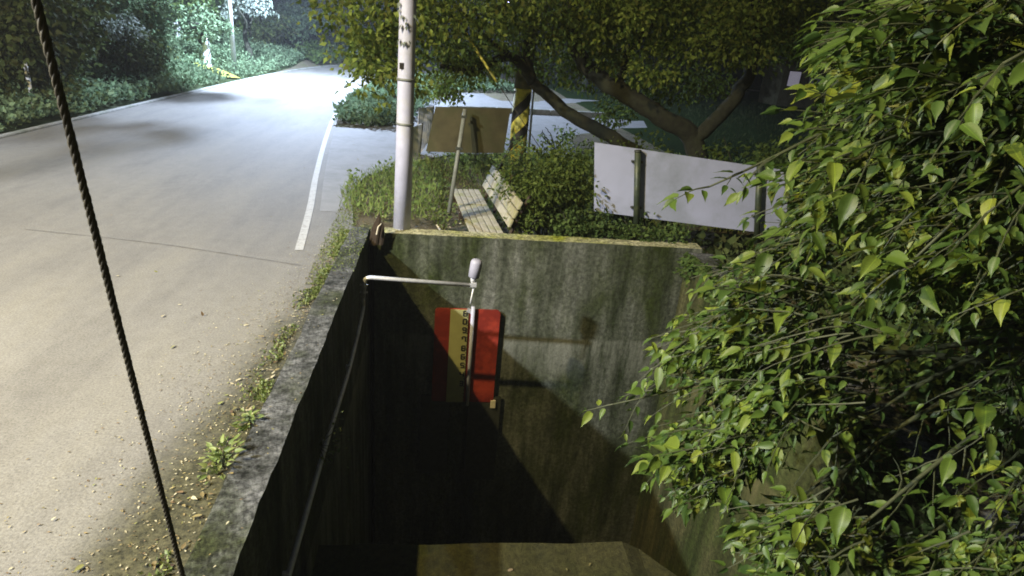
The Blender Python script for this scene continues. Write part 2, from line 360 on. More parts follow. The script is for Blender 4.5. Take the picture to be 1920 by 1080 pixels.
# raised concrete edge of the side road, seen above the brown board
pk = [(.1, 18.3), (1.5, 18.9), (3.2, 19.3), (5.2, 19.7)]
bm = bmesh.new()
for (x0, y0), (x1, y1) in zip(pk, pk[1:]):
    a = Vector((x0, y0, .08)); b = Vector((x1, y1, .08)); d = (b-a)
    box(bm, (a+b)/2, (d.length-.02, .18, .16), Matrix.Rotation(math.atan2(d.y, d.x), 3, 'Z'), .02)
tag(obj('side_kerb', bm, M['kerbc']), 'pale kerb dividing the side road behind the brown board', None, None, 'structure')

# ------------------------------------------------------------------ the pit
def rough_wall(name, x0, x1, y0, y1, z0, z1, m, amp, label, seg=.12, seed=0.0, top_mat=None):
    bm = bmesh.new(); box(bm, Vector(((x0+x1)/2, (y0+y1)/2, (z0+z1)/2)), (x1-x0, y1-y0, z1-z0))
    for ax, L_ in ((0, x1-x0), (1, y1-y0)):
        k = int(L_/seg)
        for i in range(1, k):
            co = [0, 0, 0]; no = [0, 0, 0]; co[ax] = (x0, y0)[ax]+L_*i/k; no[ax] = 1
            bmesh.ops.bisect_plane(bm, geom=bm.verts[:]+bm.edges[:]+bm.faces[:], plane_co=co, plane_no=no)
    for z in (z1-.05, z1-.2, z1-.6):
        bmesh.ops.bisect_plane(bm, geom=bm.verts[:]+bm.edges[:]+bm.faces[:], plane_co=(0, 0, z), plane_no=(0, 0, 1))
    for v in bm.verts:
        nn = noise.noise_vector(v.co*2.1+Vector((seed, 0, 0)))*amp + noise.noise_vector(v.co*9+Vector((seed, 5, 0)))*amp*.8
        v.co.x += nn.x; v.co.y += nn.y*.6; v.co.z += nn.z*.5
    o = obj(name, bm, m); 
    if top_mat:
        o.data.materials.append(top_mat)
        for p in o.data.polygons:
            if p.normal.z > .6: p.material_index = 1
    return tag(o, label, 'wall')
rough_wall('retaining_wall', -.96, -.765, -4, 6.62, -4.6, .04, M['pitwall'], .014, 'lichen covered concrete retaining wall between road and pit', .1, 0, M['walltop'])
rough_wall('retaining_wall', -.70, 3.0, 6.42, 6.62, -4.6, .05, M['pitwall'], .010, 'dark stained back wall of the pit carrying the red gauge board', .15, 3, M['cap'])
rough_wall('retaining_wall', 2.82, 3.1, -4, 6.40, -4.6, .0, M['pitwall_r'], .02, 'brown stained pit wall under the leafy tree', .3, 7, M['walltop'])
bm = bmesh.new(); bmesh.ops.create_grid(bm, x_segments=20, y_segments=40, size=1)
for v in bm.verts:
    v.co = Vector((1.05+v.co.x*2.1, 1.2+v.co.y*5.6, -4.45+noise.noise(v.co*6)*.05))
tag(obj('pit_floor', bm, M['floor']), 'dark muddy floor deep down in the pit', None, None, 'structure')
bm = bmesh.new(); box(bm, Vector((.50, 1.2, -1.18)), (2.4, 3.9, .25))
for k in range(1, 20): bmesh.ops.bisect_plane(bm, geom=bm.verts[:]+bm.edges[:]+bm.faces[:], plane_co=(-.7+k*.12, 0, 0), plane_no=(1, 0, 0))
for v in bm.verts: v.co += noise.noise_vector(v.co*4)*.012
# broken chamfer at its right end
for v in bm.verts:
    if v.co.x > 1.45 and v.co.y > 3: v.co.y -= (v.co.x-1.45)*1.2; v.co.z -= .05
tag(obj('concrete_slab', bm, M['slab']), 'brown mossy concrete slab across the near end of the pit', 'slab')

# ------------------------------------------------------------------ foliage builders
def basis(dirs, rolls=None):
    d = dirs/np.linalg.norm(dirs, axis=1)[:, None]
    a = np.tile([0, 0, 1.0], (len(d), 1)); a[np.abs(d[:, 2]) > .95] = [1, 0, 0]
    u = np.cross(d, a); u /= np.linalg.norm(u, axis=1)[:, None]; v = np.cross(u, d)
    if rolls is not None:
        c, s = np.cos(rolls)[:, None], np.sin(rolls)[:, None]; u, v = u*c+v*s, -u*s+v*c
    return u, d, v
SM_V = np.array([(0, 0, 0), (.30, .38, .05), (-.30, .38, .05), (0, .5, -.03), (0, 1, -.12)], float)  # small folded leaf
SM_F = np.array([(0, 1, 3), (0, 3, 2), (1, 4, 3), (2, 3, 4)])
def leaf_template():
    V_, F_ = [], []
    rows = [(0, .012), (.06, .12), (.16, .215), (.30, .26), (.46, .245), (.62, .185), (.79, .085), (1.05, .004)]
    for t_, w_ in rows:
        z0 = -.16*t_**2.2
        for k, c_ in enumerate((-1, -.5, 0, .5, 1)):
            wav = .014*math.sin(t_*17+c_*2.5) if abs(c_) == 1 else 0
            V_.append((c_*w_*.86+.02*math.sin(t_*3), t_-.05*abs(c_)*(1 if 0 < t_ < .2 else 0), z0+abs(c_)*w_*.28+wav))
    for r in range(len(rows)-1):
        for k in range(4):
            a_ = r*5+k; F_ += [(a_, a_+1, a_+6), (a_, a_+6, a_+5)]
    return np.array(V_, float), np.array(F_)
BG_V, BG_F = leaf_template()
def leaves_arrays(P, D, S, rolls, TV=SM_V, TF=SM_F):
    u, d, v = basis(D, rolls); k = len(TV)
    T = TV[None, :, :]*S[:, None, None]
    V = P[:, None, :]+T[..., 0:1]*u[:, None]+T[..., 1:2]*d[:, None]+T[..., 2:3]*v[:, None]
    Fc = TF[None]+(np.arange(len(P))*k)[:, None, None]
    return V.reshape(-1, 3), Fc.reshape(-1, 3)
def leaf_mesh(name, P, D, S, m, parent=None, TV=SM_V, TF=SM_F, roll=.6):
    V, Fc = leaves_arrays(P, D, S, rng.normal(0, roll, len(P)), TV, TF)
    return fast(name, V, Fc, m, parent)
def crown_points(blobs, dens, shell=.55):
    """blobs (c, r3): leafy clumps; dens leaves per m2 of shell"""
    P = []; D = []
    for c, r in blobs:
        r = np.array(r); n = int(dens*4*math.pi*(r.prod())**(2/3)); n = max(n, 8)
        q = rng.normal(size=(n, 3)); q /= np.linalg.norm(q, axis=1)[:, None]
        rad = (1-rng.random(n)**1.6*shell)
        # ragged outline: sprays stick out
        rad *= 1+.22*np.sin(q[:, 0]*7+c[0])*np.cos(q[:, 1]*6+c[1]*2)+.12*rng.normal(size=n)
        P.append(np.array(c)+q*rad[:, None]*r); D.append(q*.8+rng.normal(0, .6, (n, 3))+np.array([0, 0, -.45]))
    return np.concatenate(P), np.concatenate(D)
def clump_blobs(c, R3, n, small=(.25, .45)):
    out = []
    for _ in range(n):
        q = rng.normal(size=3); q /= np.linalg.norm(q); rr = rng.random()**.4
        s = rng.uniform(*small)*min(R3)
        out.append((np.array(c)+q*rr*np.array(R3)*.85, (s*rng.uniform(.9, 1.5), s*rng.uniform(.9, 1.5), s*rng.uniform(.6, 1.0))))
    return out
def limb_mesh(bm, a, b, r0, r1, sag=0.0, k=5, jit=.03, n=7):
    a = Vector(a); b = Vector(b); mid = (a+b)/2+Vector((random.gauss(0, .1), random.gauss(0, .1), sag))
    p = smooth_path([a, mid, b], k, 0); p = [p[0]]+[q+Vector((random.gauss(0, jit), random.gauss(0, jit), random.gauss(0, jit))) for q in p[1:-1]]+[p[-1]]
    tube(bm, p, list(np.linspace(r0, r1, len(p))), n)
def tree(name, base, hh, R3, nblob, dens, leaf, m, label, group=None, tr=.14, lean=(0, 0), barkm=None, cz=None, small=(.25, .45), trunk_h=None):
    base = Vector(base); t = empty(name, base, label, 'tree', group)
    top = base+Vector((lean[0], lean[1], hh)); cc = top if cz is None else base+Vector((lean[0], lean[1], cz))
    bm = bmesh.new(); mid = base+(top-base)*.5+Vector((random.gauss(0, .12), random.gauss(0, .12), 0))
    p = smooth_path([base-Vector((0, 0, .15)), base+(mid-base)*.4, mid, top], 5)
    tube(bm, p, list(np.linspace(tr*1.25, tr*.4, len(p))), 9); obj('trunk', bm, barkm or M['bark'], t, True)
    for k in range(4):
        bm = bmesh.new(); a = base+(top-base)*random.uniform(.45, .85); an = random.uniform(0, 6.28)
        b = cc+Vector((math.cos(an)*R3[0]*.75, math.sin(an)*R3[1]*.75, random.uniform(-.2, .6)*R3[2]))
        limb_mesh(bm, a, b, tr*.5, tr*.12, .1); obj('limb', bm, M['bark'], t, True)
    P, D = crown_points(clump_blobs(cc, R3, nblob, small), dens)
    S = rng.uniform(.7, 1.25, len(P))*leaf
    o = leaf_mesh('crown', P, D, S, m, t, roll=1.2); o['kind'] = 'stuff'
    return t
def scatter(name, pts, size, m, label, cat, up=.9, parent=None, TV=SM_V, TF=SM_F):
    P = np.array(pts); D = rng.normal(0, .7, (len(P), 3)); D[:, 2] = np.abs(D[:, 2])*.4+up
    o = leaf_mesh(name, P, D, rng.uniform(.6, 1.4, len(P))*size, m, parent, TV, TF, 1.5)
    return tag(o, label, cat, None, 'stuff')
GR_V = np.array([(-.05, 0, 0), (.05, 0, 0), (.035, .5, .06), (-.035, .5, .06), (0, 1, .3)], float)
GR_F = np.array([(0, 1, 2), (0, 2, 3), (3, 2, 4), (3, 2, 4)])[:3]

# ------------------------------------------------------------------ lamps (the light of the place)
def street_lamp(base, head, cool, power, label, polem, col, reach=True, spot=R(165)):
    base = Vector(base); head = Vector(head)
    t = empty('street_lamp', base, label, 'street lamp')
    top = Vector((base.x, base.y, head.z-.15))
    obj('pole', tb([base-Vector((0, 0, .1)), base+(top-base)*.5, top], [.085, .07, .055], 14), polem, t, True)
    obj('base_plate', bxm(base+Vector((0, 0, .015)), (.3, .3, .03), None, .005), M['darksteel'], t)
    d = (head-top); p = smooth_path([top-Vector((0, 0, .1)), top+Vector((d.x*.3, d.y*.3, .15)), head], 6)
    obj('arm', tb(p, .03, 8), polem, t, True)
    rot = Matrix.Rotation(math.atan2(d.y, d.x), 3, 'Z')
    bm = bmesh.new(); box(bm, head, (.6, .24, .09), rot, .03); obj('lamp_head', bm, M['galv'], t)
    obj('lens', bxm(head-Vector((0, 0, .052)), (.42, .18, .012), rot), GLOWW if not cool else GLOW, t)
    ld = bpy.data.lights.new('lamp_light', 'SPOT'); ld.energy = power; ld.color = col; ld.shadow_soft_size = .06
    ld.spot_size = spot; ld.spot_blend = .5
    if cool: ld.shadow_soft_size = .13
    lo = bpy.data.objects.new('lamp_light', ld); COL.objects.link(lo); lo.parent = t
    lo.location = head-Vector((0, 0, .12))-base
    return t, lo
street_lamp((-7.7, 24.7, hz(-7.7, 24.7)), (-5.2, 23.4, 6.6), True, 19000, 'white lamp post standing on the far bank beside the road bend', M['polefar'], (.60, .74, 1.0))
street_lamp((-7.3, 1.6, hz(-7.3, 1.6)), (-5.1, 1.2, 6.85), False, 2900, 'warm street lamp reaching over the near road', M['polewhite'], (1.0, .80, .36))
street_lamp((-8.4, -1.2, hz(-8.4, -1.2)), (-7.9, -.6, 6.35), True, 9000, 'cool street lamp on the left bank near the pit', M['polewhite'], (.93, .95, 1.0))

# ------------------------------------------------------------------ utility pole beside the wall
pb = onz(752, 440)
t = empty('utility_pole', (pb.x, pb.y+.1, 0), 'pale grey round pole standing at the corner of the pit wall', 'pole')
bx, by = pb.x, pb.y+.1
obj('shaft', tb([(bx, by, -.05), (bx+.015, by, 1), (bx+.03, by, 3), (bx+.04, by, 6)], [.096, .090, .078, .07], 24), M['polewhite'], t, True)
for z in (1.18, 1.62):
    obj('band', tb([(bx+.018, by, z-.012), (bx+.018, by, z+.012)], [.094, .094], 24), M['conduit'], t, True)
for k in range(2):
    obj('base_bracket', bxm((bx-.02+k*.03, by-.1, .03), (.018, .03, .06)), M['galv'], t)
obj('number_sticker', bxm((bx-.02, by-.086, 1.75), (.045, .004, .06), Matrix.Rotation(.2, 3, 'Z')), M['black'], t)
# climber leaves on upper shaft
n = 70; an = rng.uniform(-2.8, -.4, n); zz = 1.95+rng.random(n)*1.4
P = np.stack([bx+.02+np.cos(an)*.095, by+np.sin(an)*.095, zz], 1); D = np.stack([np.cos(an)*.5+rng.normal(0, .4, n), np.sin(an)*.5, -np.ones(n)], 1)
o = leaf_mesh('climbing_leaves', P, D, rng.uniform(.04, .075, n), LF['pale'], t); o['kind'] = 'stuff'

# ------------------------------------------------------------------ striped pole
sx_, sy_ = 1.24, 10.35
t = empty('striped_pole', (sx_, sy_, 0), 'mossy utility pole with yellow and black warning stripes', 'pole')
obj('shaft', tb([(sx_, sy_, 1.32), (sx_+.02, sy_, 4), (sx_+.05, sy_, 8)], [.142, .13, .11], 24), M['polemoss'], t, True)
def helix_band(z0, hgt, m, name, ztop=1.32, rise=.92):
    bm = bmesh.new(); n = 48; rows = [[], []]
    for j in range(2):
        for i in range(n+1):
            a = 2*math.pi*i/n - 1.2; z = min(max(z0+rise*i/n + j*hgt, .0), ztop)
            rows[j].append(bm.verts.new((sx_+.146*math.cos(a), sy_+.146*math.sin(a), z)))
    for i in range(n):
        if rows[1][i].co.z-rows[0][i].co.z > 1e-4 or rows[1][i+1].co.z-rows[0][i+1].co.z > 1e-4:
            bm.faces.new((rows[0][i], rows[0][i+1], rows[1][i+1], rows[1][i]))
    return obj(name, bm, m, t, True)
for k in range(-2, 3): helix_band(k*.46+.12, .20, M['black'], 'black_stripe')
obj('yellow_sleeve', tb([(sx_, sy_, -.05), (sx_, sy_, 1.36)], [.143, .143], 24), M['yellow'], t, True)
# thin pale pole behind it
q = ony(990, 300, 11.2)
t = empty('thin_post', (1.56, 11.2, 0), 'thin pale post just right of the striped pole', 'post')
obj('tube', tb([(1.55, 11.2, -.02), (1.53, 11.2, 1.35)], .022, 10), M['polewhite'], t, True)
obj('cap', tb([(1.53, 11.2, 1.352), (1.53, 11.2, 1.375)], [.03, .026], 10), M['darksteel'], t, True)
# yellow guy wire guard
g0 = ony(873, 62, 9); g1 = ony(900, 105, 9); g2 = ony(932, 154, 9)
t = empty('guy_wire', (1.0, 9.0, 0), 'yellow sleeved guy wire slanting behind the dark branch', 'guy wire')
gp = [g0+(g0-g1)*1.2, g0, g1, g2]
obj('yellow_guard', tb(smooth_path([g0, g1, g2], 4), .018, 8), M['yellow'], t, True)
gd = (g2-g1).normalized(); gend = g2+gd*((0-g2.z)/gd.z)
obj('wire', tb([g0+(g0-g1).normalized()*3, g0], .006, 6), M['cable'], t); obj('wire', tb([g2, gend], .006, 6), M['cable'], t)

# ------------------------------------------------------------------ brown board seen from behind, on a leaning post
c = [ony(817, 200, 8.05), ony(958, 203, 8.25), ony(944, 287, 8.25), ony(799, 284, 8.05)]
t = empty('brown_sign', (.11, 7.9, 0), 'brown backed rectangular board on a leaning post beside the bench', 'sign')
def quad_panel(c, th, cols=4, bend=0.0):
    bm = bmesh.new(); nrm = (c[1]-c[0]).cross(c[3]-c[0]).normalized()
    if nrm.y > 0: nrm = -nrm
    F_, B_ = [], []
    for j in range(cols+1):
        s = j/cols; a = c[0].lerp(c[1], s); b = c[3].lerp(c[2], s); o_ = nrm*bend*math.sin(s*math.pi)
        F_.append((bm.verts.new(a+o_), bm.verts.new(b+o_))); B_.append((bm.verts.new(a+o_-nrm*th), bm.verts.new(b+o_-nrm*th)))
    for j in range(cols):
        bm.faces.new((F_[j][0], F_[j][1], F_[j+1][1], F_[j+1][0])); bm.faces.new((B_[j][0], B_[j+1][0], B_[j+1][1], B_[j][1]))
        bm.faces.new((F_[j][0], F_[j+1][0], B_[j+1][0], B_[j][0])); bm.faces.new((F_[j][1], B_[j][1], B_[j+1][1], F_[j+1][1]))
    bm.faces.new((F_[0][0], B_[0][0], B_[0][1], F_[0][1])); bm.faces.new((F_[-1][0], F_[-1][1], B_[-1][1], B_[-1][0]))
    bmesh.ops.recalc_face_normals(bm, faces=bm.faces[:]); return bm
obj('board', quad_panel(c, .012, 6, .03), M['brownsign'], t)
pt = ony(872, 205, 7.98); pbm = onz(843, 390, -.02); pbm.y = 7.6; pbm = ony(844, 386, 7.62)
obj('post', tb([Vector((pbm.x-.01, pbm.y, -.02)), pt], .028, 10), M['conduit'], t, True)
pm = Vector((pbm.x, pbm.y, 0)).lerp(pt, .62)
obj('clamp', bxm(pm, (.09, .07, .035), None, .004), M['darksteel'], t)
pm = Vector((pbm.x, pbm.y, 0)).lerp(pt, .93)
obj('clamp', bxm(pm, (.07, .07, .03), None, .004), M['darksteel'], t)

# ------------------------------------------------------------------ white sign seen from behind
YS = 6.95
c = [ony(1115, 267, YS), ony(1478, 320, YS-.02), ony(1474, 442, YS-.02), ony(1114, 396, YS)]
t = empty('white_sign', (3.0, YS, 0), 'large pale blank back of a road sign on two dark green posts', 'sign')
obj('board', quad_panel(c, .01, 8, .015), M['signback'], t)
for (x0, y0, x1, y1) in ((1196, 285, 1191, 520), (1425, 309, 1414, 560)):
    a = ony(x0, y0, YS-.06); b = ony(x1, y1, YS-.06); dd = (b-a); b = a+dd*((a.z+.05)/(a.z-b.z))
    obj('post', tb([a, b], .038, 12), M['greenpost'], t, True)
    obj('post_cap', tb([a+(a-b).normalized()*.001, a+(a-b).normalized()*.02], .042, 12), M['darksteel'], t, True)
    for s in (.12, .68):
        p = a.lerp(b, s*.9); obj('clamp', bxm(p+Vector((0, .025, 0)), (.13, .05, .025), None, .004), M['darksteel'], t)

# ------------------------------------------------------------------ bench
SZ = .02
GB = -.29
nl, nr, fl, fr = onz(882, 440, SZ), onz(946, 440, SZ), onz(849, 356, SZ), onz(896, 353, SZ)
for q_ in (nl, nr): q_.y = 6.73
t = empty('park_bench', ((nl.x+fr.x)/2, (nl.y+fr.y)/2, GB), 'weathered wooden slat bench half swallowed by the shrub', 'bench')
def slat(a, b, wv, th, name, m=M['wood']):
    """board from a to b (centre line of top), wv width vector, th thickness vector"""
    bm = bmesh.new(); vs_ = []
    for p in (a, b):
        for s, u in ((-.5, 0), (.5, 0), (.5, -1), (-.5, -1)): vs_.append(bm.verts.new(p+wv*s+th*u))
    for k in range(4): bm.faces.new((vs_[k], vs_[(k+1) % 4], vs_[4+(k+1) % 4], vs_[4+k]))
    bm.faces.new(vs_[:4][::-1]); bm.faces.new(vs_[4:])
    bmesh.ops.recalc_face_normals(bm, faces=bm.faces[:])
    bmesh.ops.bevel(bm, geom=bm.edges[:], offset=.004, segments=1, affect='EDGES')
    return obj(name, bm, m, t)
NS = 5
dn = (nl+nr)/2; df = (fl+fr)/2
wvn = (nr-nl)/NS; wvf = (fr-fl)/NS
along = (df-dn).normalized(); wdir = Vector((along.y, -along.x, 0)); WID = .40/NS
split = .58
for k in range(NS):
    off = wdir*((k-(NS-1)/2)*WID)
    for s0, s1 in ((0, split-.006), (split+.012, 1)):
        a = dn.lerp(df, s0)+off; b = dn.lerp(df, s1)+off
        jz = Vector((0, 0, random.uniform(-.004, .004)))
        slat(a+jz, b+jz+Vector((0, 0, random.uniform(-.003, .003))), wdir*(WID*.82), Vector((0, 0, .035)), 'seat_slat')
back_dir = (wdir*.42+Vector((0, 0, 1))).normalized(); bn_ = Vector((0, 0, 1)).cross(along)
b0n = dn+wdir*.235+Vector((0, 0, .05)); b0f = df+wdir*.235+Vector((0, 0, .05))
for k in range(3):
    off = back_dir*(.06+k*.115)
    for s0, s1 in ((0, split-.006), (split+.012, 1)):
        slat(b0n.lerp(b0f, s0)+off, b0n.lerp(b0f, s1)+off, back_dir*.092, wdir*-.028, 'back_slat')
for s in (.06, split, .95):
    c0 = dn.lerp(df, s)
    bm = bmesh.new(); rz = Matrix.Rotation(math.atan2(wdir.y, wdir.x), 3, 'Z')
    box(bm, c0+Vector((0, 0, -.062)), (.40, .05, .05), rz, .004)
    obj('seat_bearer', bm, M['darkwood'], t)
    for q in (-.16, .16):
        p = c0+wdir*q; obj('leg', bxm(Vector((p.x, p.y, (SZ-.09+GB)/2)), (.06, .06, SZ-.09-GB), rz, .005), M['darkwood'], t)
    a = b0n.lerp(b0f, s)+wdir*.045-Vector((0, 0, .15)); obj('back_support', tb([a, a+back_dir*.56], .022, 6), M['darkwood'], t)

# ------------------------------------------------------------------ level sensor on bent pipe
YA = 5.45
e0 = ony(683, 520, YA); e0.x = max(e0.x, -.70)
e0 = Vector((-.685, YA, onz(683, 520).z)); 
d = ray(683, 520); tt = (-.675)/d.x; e0 = Vector((0, 0, HCAM))+d*tt
YA = e0.y; e1 = ony(888, 535, YA)
t = empty('level_sensor', (e0.x, YA, e0.z-.4), 'grey level sensor on a bent white pipe over the pit', 'sensor')
low = Vector((e0.x-.01, YA, e0.z-.20))
pp = [low, Vector((e0.x, YA, e0.z-.06)), e0+Vector((.012, 0, -.018)), e0+Vector((.05, 0, 0)), e1]
obj('arm_pipe', tb([low]+smooth_path(pp[1:4], 5)+[e1], .0205, 12), M['galv'], t, True)
for dz in (.075, .15):
    bm = bmesh.new(); tube(bm, [Vector((e0.x-.003, YA, e0.z-dz-.006)), Vector((e0.x-.003, YA, e0.z-dz+.006))], .023, 12); box(bm, Vector((e0.x-.005, YA, e0.z-dz)), (.07, .02, .01))
    obj('pipe_clamp', bm, M['galv'], t)
hb = ony(888, 520, YA); ht = ony(895, 486, YA)
bm = bmesh.new(); hgt = (ht-hb).length; up_ = (ht-hb).normalized()
prof = [(0, .044), (.04, .052), (.5, .055), (.80, .056), (.91, .050), (.97, .036), (1, .012)]
tube(bm, [hb+up_*hgt*s for s, r in prof], [r for s, r in prof], 20); obj('sensor_head', bm, M['sensor'], t, True)
bm = bmesh.new(); tube(bm, [hb-up_*.05, hb-up_*.02, hb+up_*.002], [.02, .027, .027], 14); obj('neck', bm, M['white'], t, True)
obj('bracket', bxm(e1+Vector((.0, -.004, .012)), (.055, .05, .045), None, .004), M['galv'], t)
bm = bmesh.new(); tube(bm, [ony(888, 540, YA), ony(884, 558, YA), ony(882, 570, YA)], [.008, .008, .007], 8); obj('probe', bm, M['white'], t, True)
# conduit running back along the wall
def onx(px, py, X):
    d = ray(px, py); return Vector((0, 0, HCAM))+d*(X/d.x)
cp = [Vector((low.x, low.y, low.z-.01)), Vector((low.x-.004, low.y-.05, low.z-.14)), onx(655, 690, -.675), onx(612, 830, -.675), onx(540, 1080, -.675)]
cp.append(cp[-1]*2-cp[-2])
t = empty('wall_conduit', (-.69, 4.0, -.6), 'thin dark conduit clipped along the inside of the wall', 'conduit')
obj('tube', tb(smooth_path(cp, 6), .017, 8), M['galv'], t, True)
for k, s in enumerate((2, 3, 4)):
    obj('clip', bxm(cp[s]+Vector((-.008, 0, 0)), (.035, .02, .05)), M['galv'], t)

# ------------------------------------------------------------------ water level gauge
YB = 6.36
def gx(px, py): return ony(px, py, YB)
t = empty('level_gauge', (.4, YB, -2.0), 'red backed water level gauge with cream scale on the pit wall', 'gauge')
zt = -.80
bL = gx(816, 578).x; b1 = gx(845, 578).x; b2 = gx(879, 578).x; b3 = gx(892, 576).x; b4 = gx(939, 580).x
def plate(x0, x1, z0, z1, y, th, m, name, rad=0.0):
    bm = bmesh.new()
    if rad:
        pts = []
        for cx, cz, a0 in ((x1-rad, z1-rad, 0), (x0+rad, z1-rad, 90), (x0+rad, z0+rad, 180), (x1-rad, z0+rad, 270)):
            for k in range(5): a = R(a0+k*22.5); pts.append((cx+rad*math.cos(a), cz+rad*math.sin(a)))
    else: pts = [(x1, z1), (x0, z1), (x0, z0), (x1, z0)]
    f = [bm.verts.new((x, y, z)) for x, z in pts]; b = [bm.verts.new((x, y+th, z)) for x, z in pts]
    bm.faces.new(f); bm.faces.new(b[::-1]); n = len(pts)
    for k in range(n): bm.faces.new((f[k], b[k], b[(k+1) % n], f[(k+1) % n]))
    bmesh.ops.recalc_face_normals(bm, faces=bm.faces[:]); return obj(name, bm, m, t)
plate(bL, b4, -2.02, zt+.01, YB, .02, M['red'], 'red_board', .04)
plate(b1, b2, -2.02, zt+.005, YB-.014, .012, M['cream'], 'cream_scale')
zs = [gx(876, y).z for y in (587, 602, 618, 635, 652, 668, 684, 701, 718)]
glyphs = ['8', '0', '9', '7', '8', '6', '5', '4', '3']
cx = b2-.036; wq = .038; th = .015; hq = .060
SEG = {'0': 'abcdef', '1': 'bc', '2': 'abdeg', '3': 'abcdg', '4': 'bcfg', '5': 'acdfg', '6': 'acdefg', '7': 'abcf', '8': 'abcdefg', '9': 'abcdfg'}
for z, gl in zip(zs, glyphs):
    bm = bmesh.new(); y = YB-.0165
    for s in SEG[gl]:
        c_, s_ = {'a': ((0, hq/2), (wq, th)), 'g': ((0, 0), (wq, th)), 'd': ((0, -hq/2), (wq, th)),
                  'b': ((wq/2, hq/4), (th, hq/2)), 'f': ((-wq/2, hq/4), (th, hq/2)), 'c': ((wq/2, -hq/4), (th, hq/2)), 'e': ((-wq/2, -hq/4), (th, hq/2))}[s]
        box(bm, Vector((cx+c_[0], y-.0003*'abcdefg'.index(s), z+c_[1])), (s_[0], .003, s_[1]))
    obj('digit', bm, M['black'], t)
for k in range(24):
    z = zs[0]+.05-k*.0504
    obj('tick', bxm((b2-.005, YB-.016, z), (.012 if k % 2 else .018, .003, .006)), M['black'], t)
px_ = (b2+b3)/2+.01
obj('gauge_pipe', tb([(px_, YB-.03, -.74), (px_, YB-.03, -2.05)], .022, 12), M['polewhite'], t, True)
obj('pipe_bracket', bxm((px_-.04, YB-.015, -.80), (.06, .01, .05), Matrix.Rotation(.4, 3, 'Y')), M['galv'], t)
for x0, x1, y0, y1 in ((790, 836, 742, 888), (880, 926, 745, 900)):
    pa_, pb_ = gx(x0, y0), gx(x1, y1); plate(pa_.x, pb_.x, pb_.z, pa_.z, YB+.01, .02, M['darksteel'], 'lower_panel')
obj('foot_bracket', bxm((gx(924, 757).x, YB-.005, gx(924, 757).z), (.06, .03, .1)), M['palewood'], t)

# ------------------------------------------------------------------ broken planks at the corner
t = empty('broken_plank', (-.70, 6.3, 0), 'dark jagged broken plank sticking up at the wall corner', 'plank')
def jag(pts, th, m, name, parent):
    bm = bmesh.new(); f = [bm.verts.new(p) for p in pts]; b = [bm.verts.new(p+Vector((th, .01, 0))) for p in pts]
    bm.faces.new(f); bm.faces.new(b[::-1]); n = len(pts)
    for k in range(n): bm.faces.new((f[k], b[k], b[(k+1) % n], f[(k+1) % n]))
    bmesh.ops.recalc_face_normals(bm, faces=bm.faces[:]); bmesh.ops.triangulate(bm, faces=bm.faces[:]); return obj(name, bm, m, parent)
jp = [(690, 462), (697, 428), (701, 418), (705, 412), (709, 403), (711, 412), (710, 424), (707, 440), (704, 460)]
jag([ony(x, y, 6.30) for x, y in jp], .02, M['darkwood'], 'board', t)
jag([ony(x, y, 6.32) for x, y in [(702, 458), (705, 438), (708, 424), (713, 418), (717, 424), (717, 445), (714, 460)]], .02, M['darkwood'], 'board', t)
tt_ = obj('splinter', tb([ony(706, 440, 6.27), ony(709, 426, 6.27), ony(715, 419, 6.27)], [.008, .009, .004], 6), M['palewood'], t)
a = onz(820, 411, -.03); b = onz(844, 443, -.03); a.z = hz(a.x, a.y)+.012; b.z = hz(b.x, b.y)+.02
o = obj('stick', tb(smooth_path([a, a.lerp(b, .5)+Vector((.02, .02, .01)), b], 4), [.012]*4+[.017]*5, 7), M['palewood'])
tag(o, 'pale broken stick lying on the soil before the bench', 'stick')

# ------------------------------------------------------------------ steel cable close to the camera
A_, B_ = atd(75, 30, 1.02), atd(342, 1078, 1.75)
dirc = (B_-A_).normalized(); A2 = A_-dirc*2.2; B2 = B_+dirc*((B_.z)/-dirc.z)
t = empty('stay_cable', (B2.x, B2.y, 0), 'dark twisted steel cable hanging close in front of the road', 'cable')
u = dirc.orthogonal().normalized(); v = dirc.cross(u); Lc = (B2-A2).length; N_ = int(Lc/.006)
for s in range(4):
    bm = bmesh.new(); pts = []
    for i in range(0, N_):
        q = i*.006; a = q/.055*2*math.pi+s*math.pi/2
        sag = math.sin(max(0, min(1, (q-2.2)/1.2))*math.pi)*.012
        pts.append(A2+dirc*q+(u*math.cos(a)+v*math.sin(a))*.0032+Vector((-1, 0, 0))*sag*0)
    tube(bm, pts, .0030, 5); obj('strand', bm, M['cable'], t, True)
obj('anchor_eye', tb([B2+Vector((0, 0, .1)), B2-Vector((0, 0, .1))], .015, 8), M['darksteel'], t)

# ------------------------------------------------------------------ left bank: undergrowth, trees, posts
def bank_points(n, x0, x1, y0, y1, tmin=.1, tmax=8):
    X = rng.uniform(x0, x1, n*3); Y = y0+(y1-y0)*rng.random(n*3)**1.3; t_ = seg_dist(X, Y, LEs); k = (t_ > tmin) & (t_ < tmax); X, Y = X[k][:n], Y[k][:n]
    return np.stack([X, Y, height(X, Y)], 1)
p = bank_points(46000, -15, -6.9, 6, 34, .22, 4.2); pyy = np.interp(-p[:, 0], [7.15, 8.2, 9.6, 11.4], [22.6, 23.0, 23.9, 25.4]); p = p[np.abs(p[:, 1]-pyy) > .62]; p[:, 2] += rng.random(len(p))**2*.35+.02+.12*np.abs(np.sin(p[:, 0]*2.1)*np.cos(p[:, 1]*1.3))
scatter('bank_undergrowth', p, .10, LF['blue'], 'bluish green ferns and creepers covering the left bank', 'undergrowth', .4)
p = bank_points(16000, -7.5, 20, 33, 56, .3, 6); p[:, 2] += rng.random(len(p))*.5
scatter('far_undergrowth', p, .2, LF['green'], 'green undergrowth on the bank round the far bend', 'undergrowth', .5)
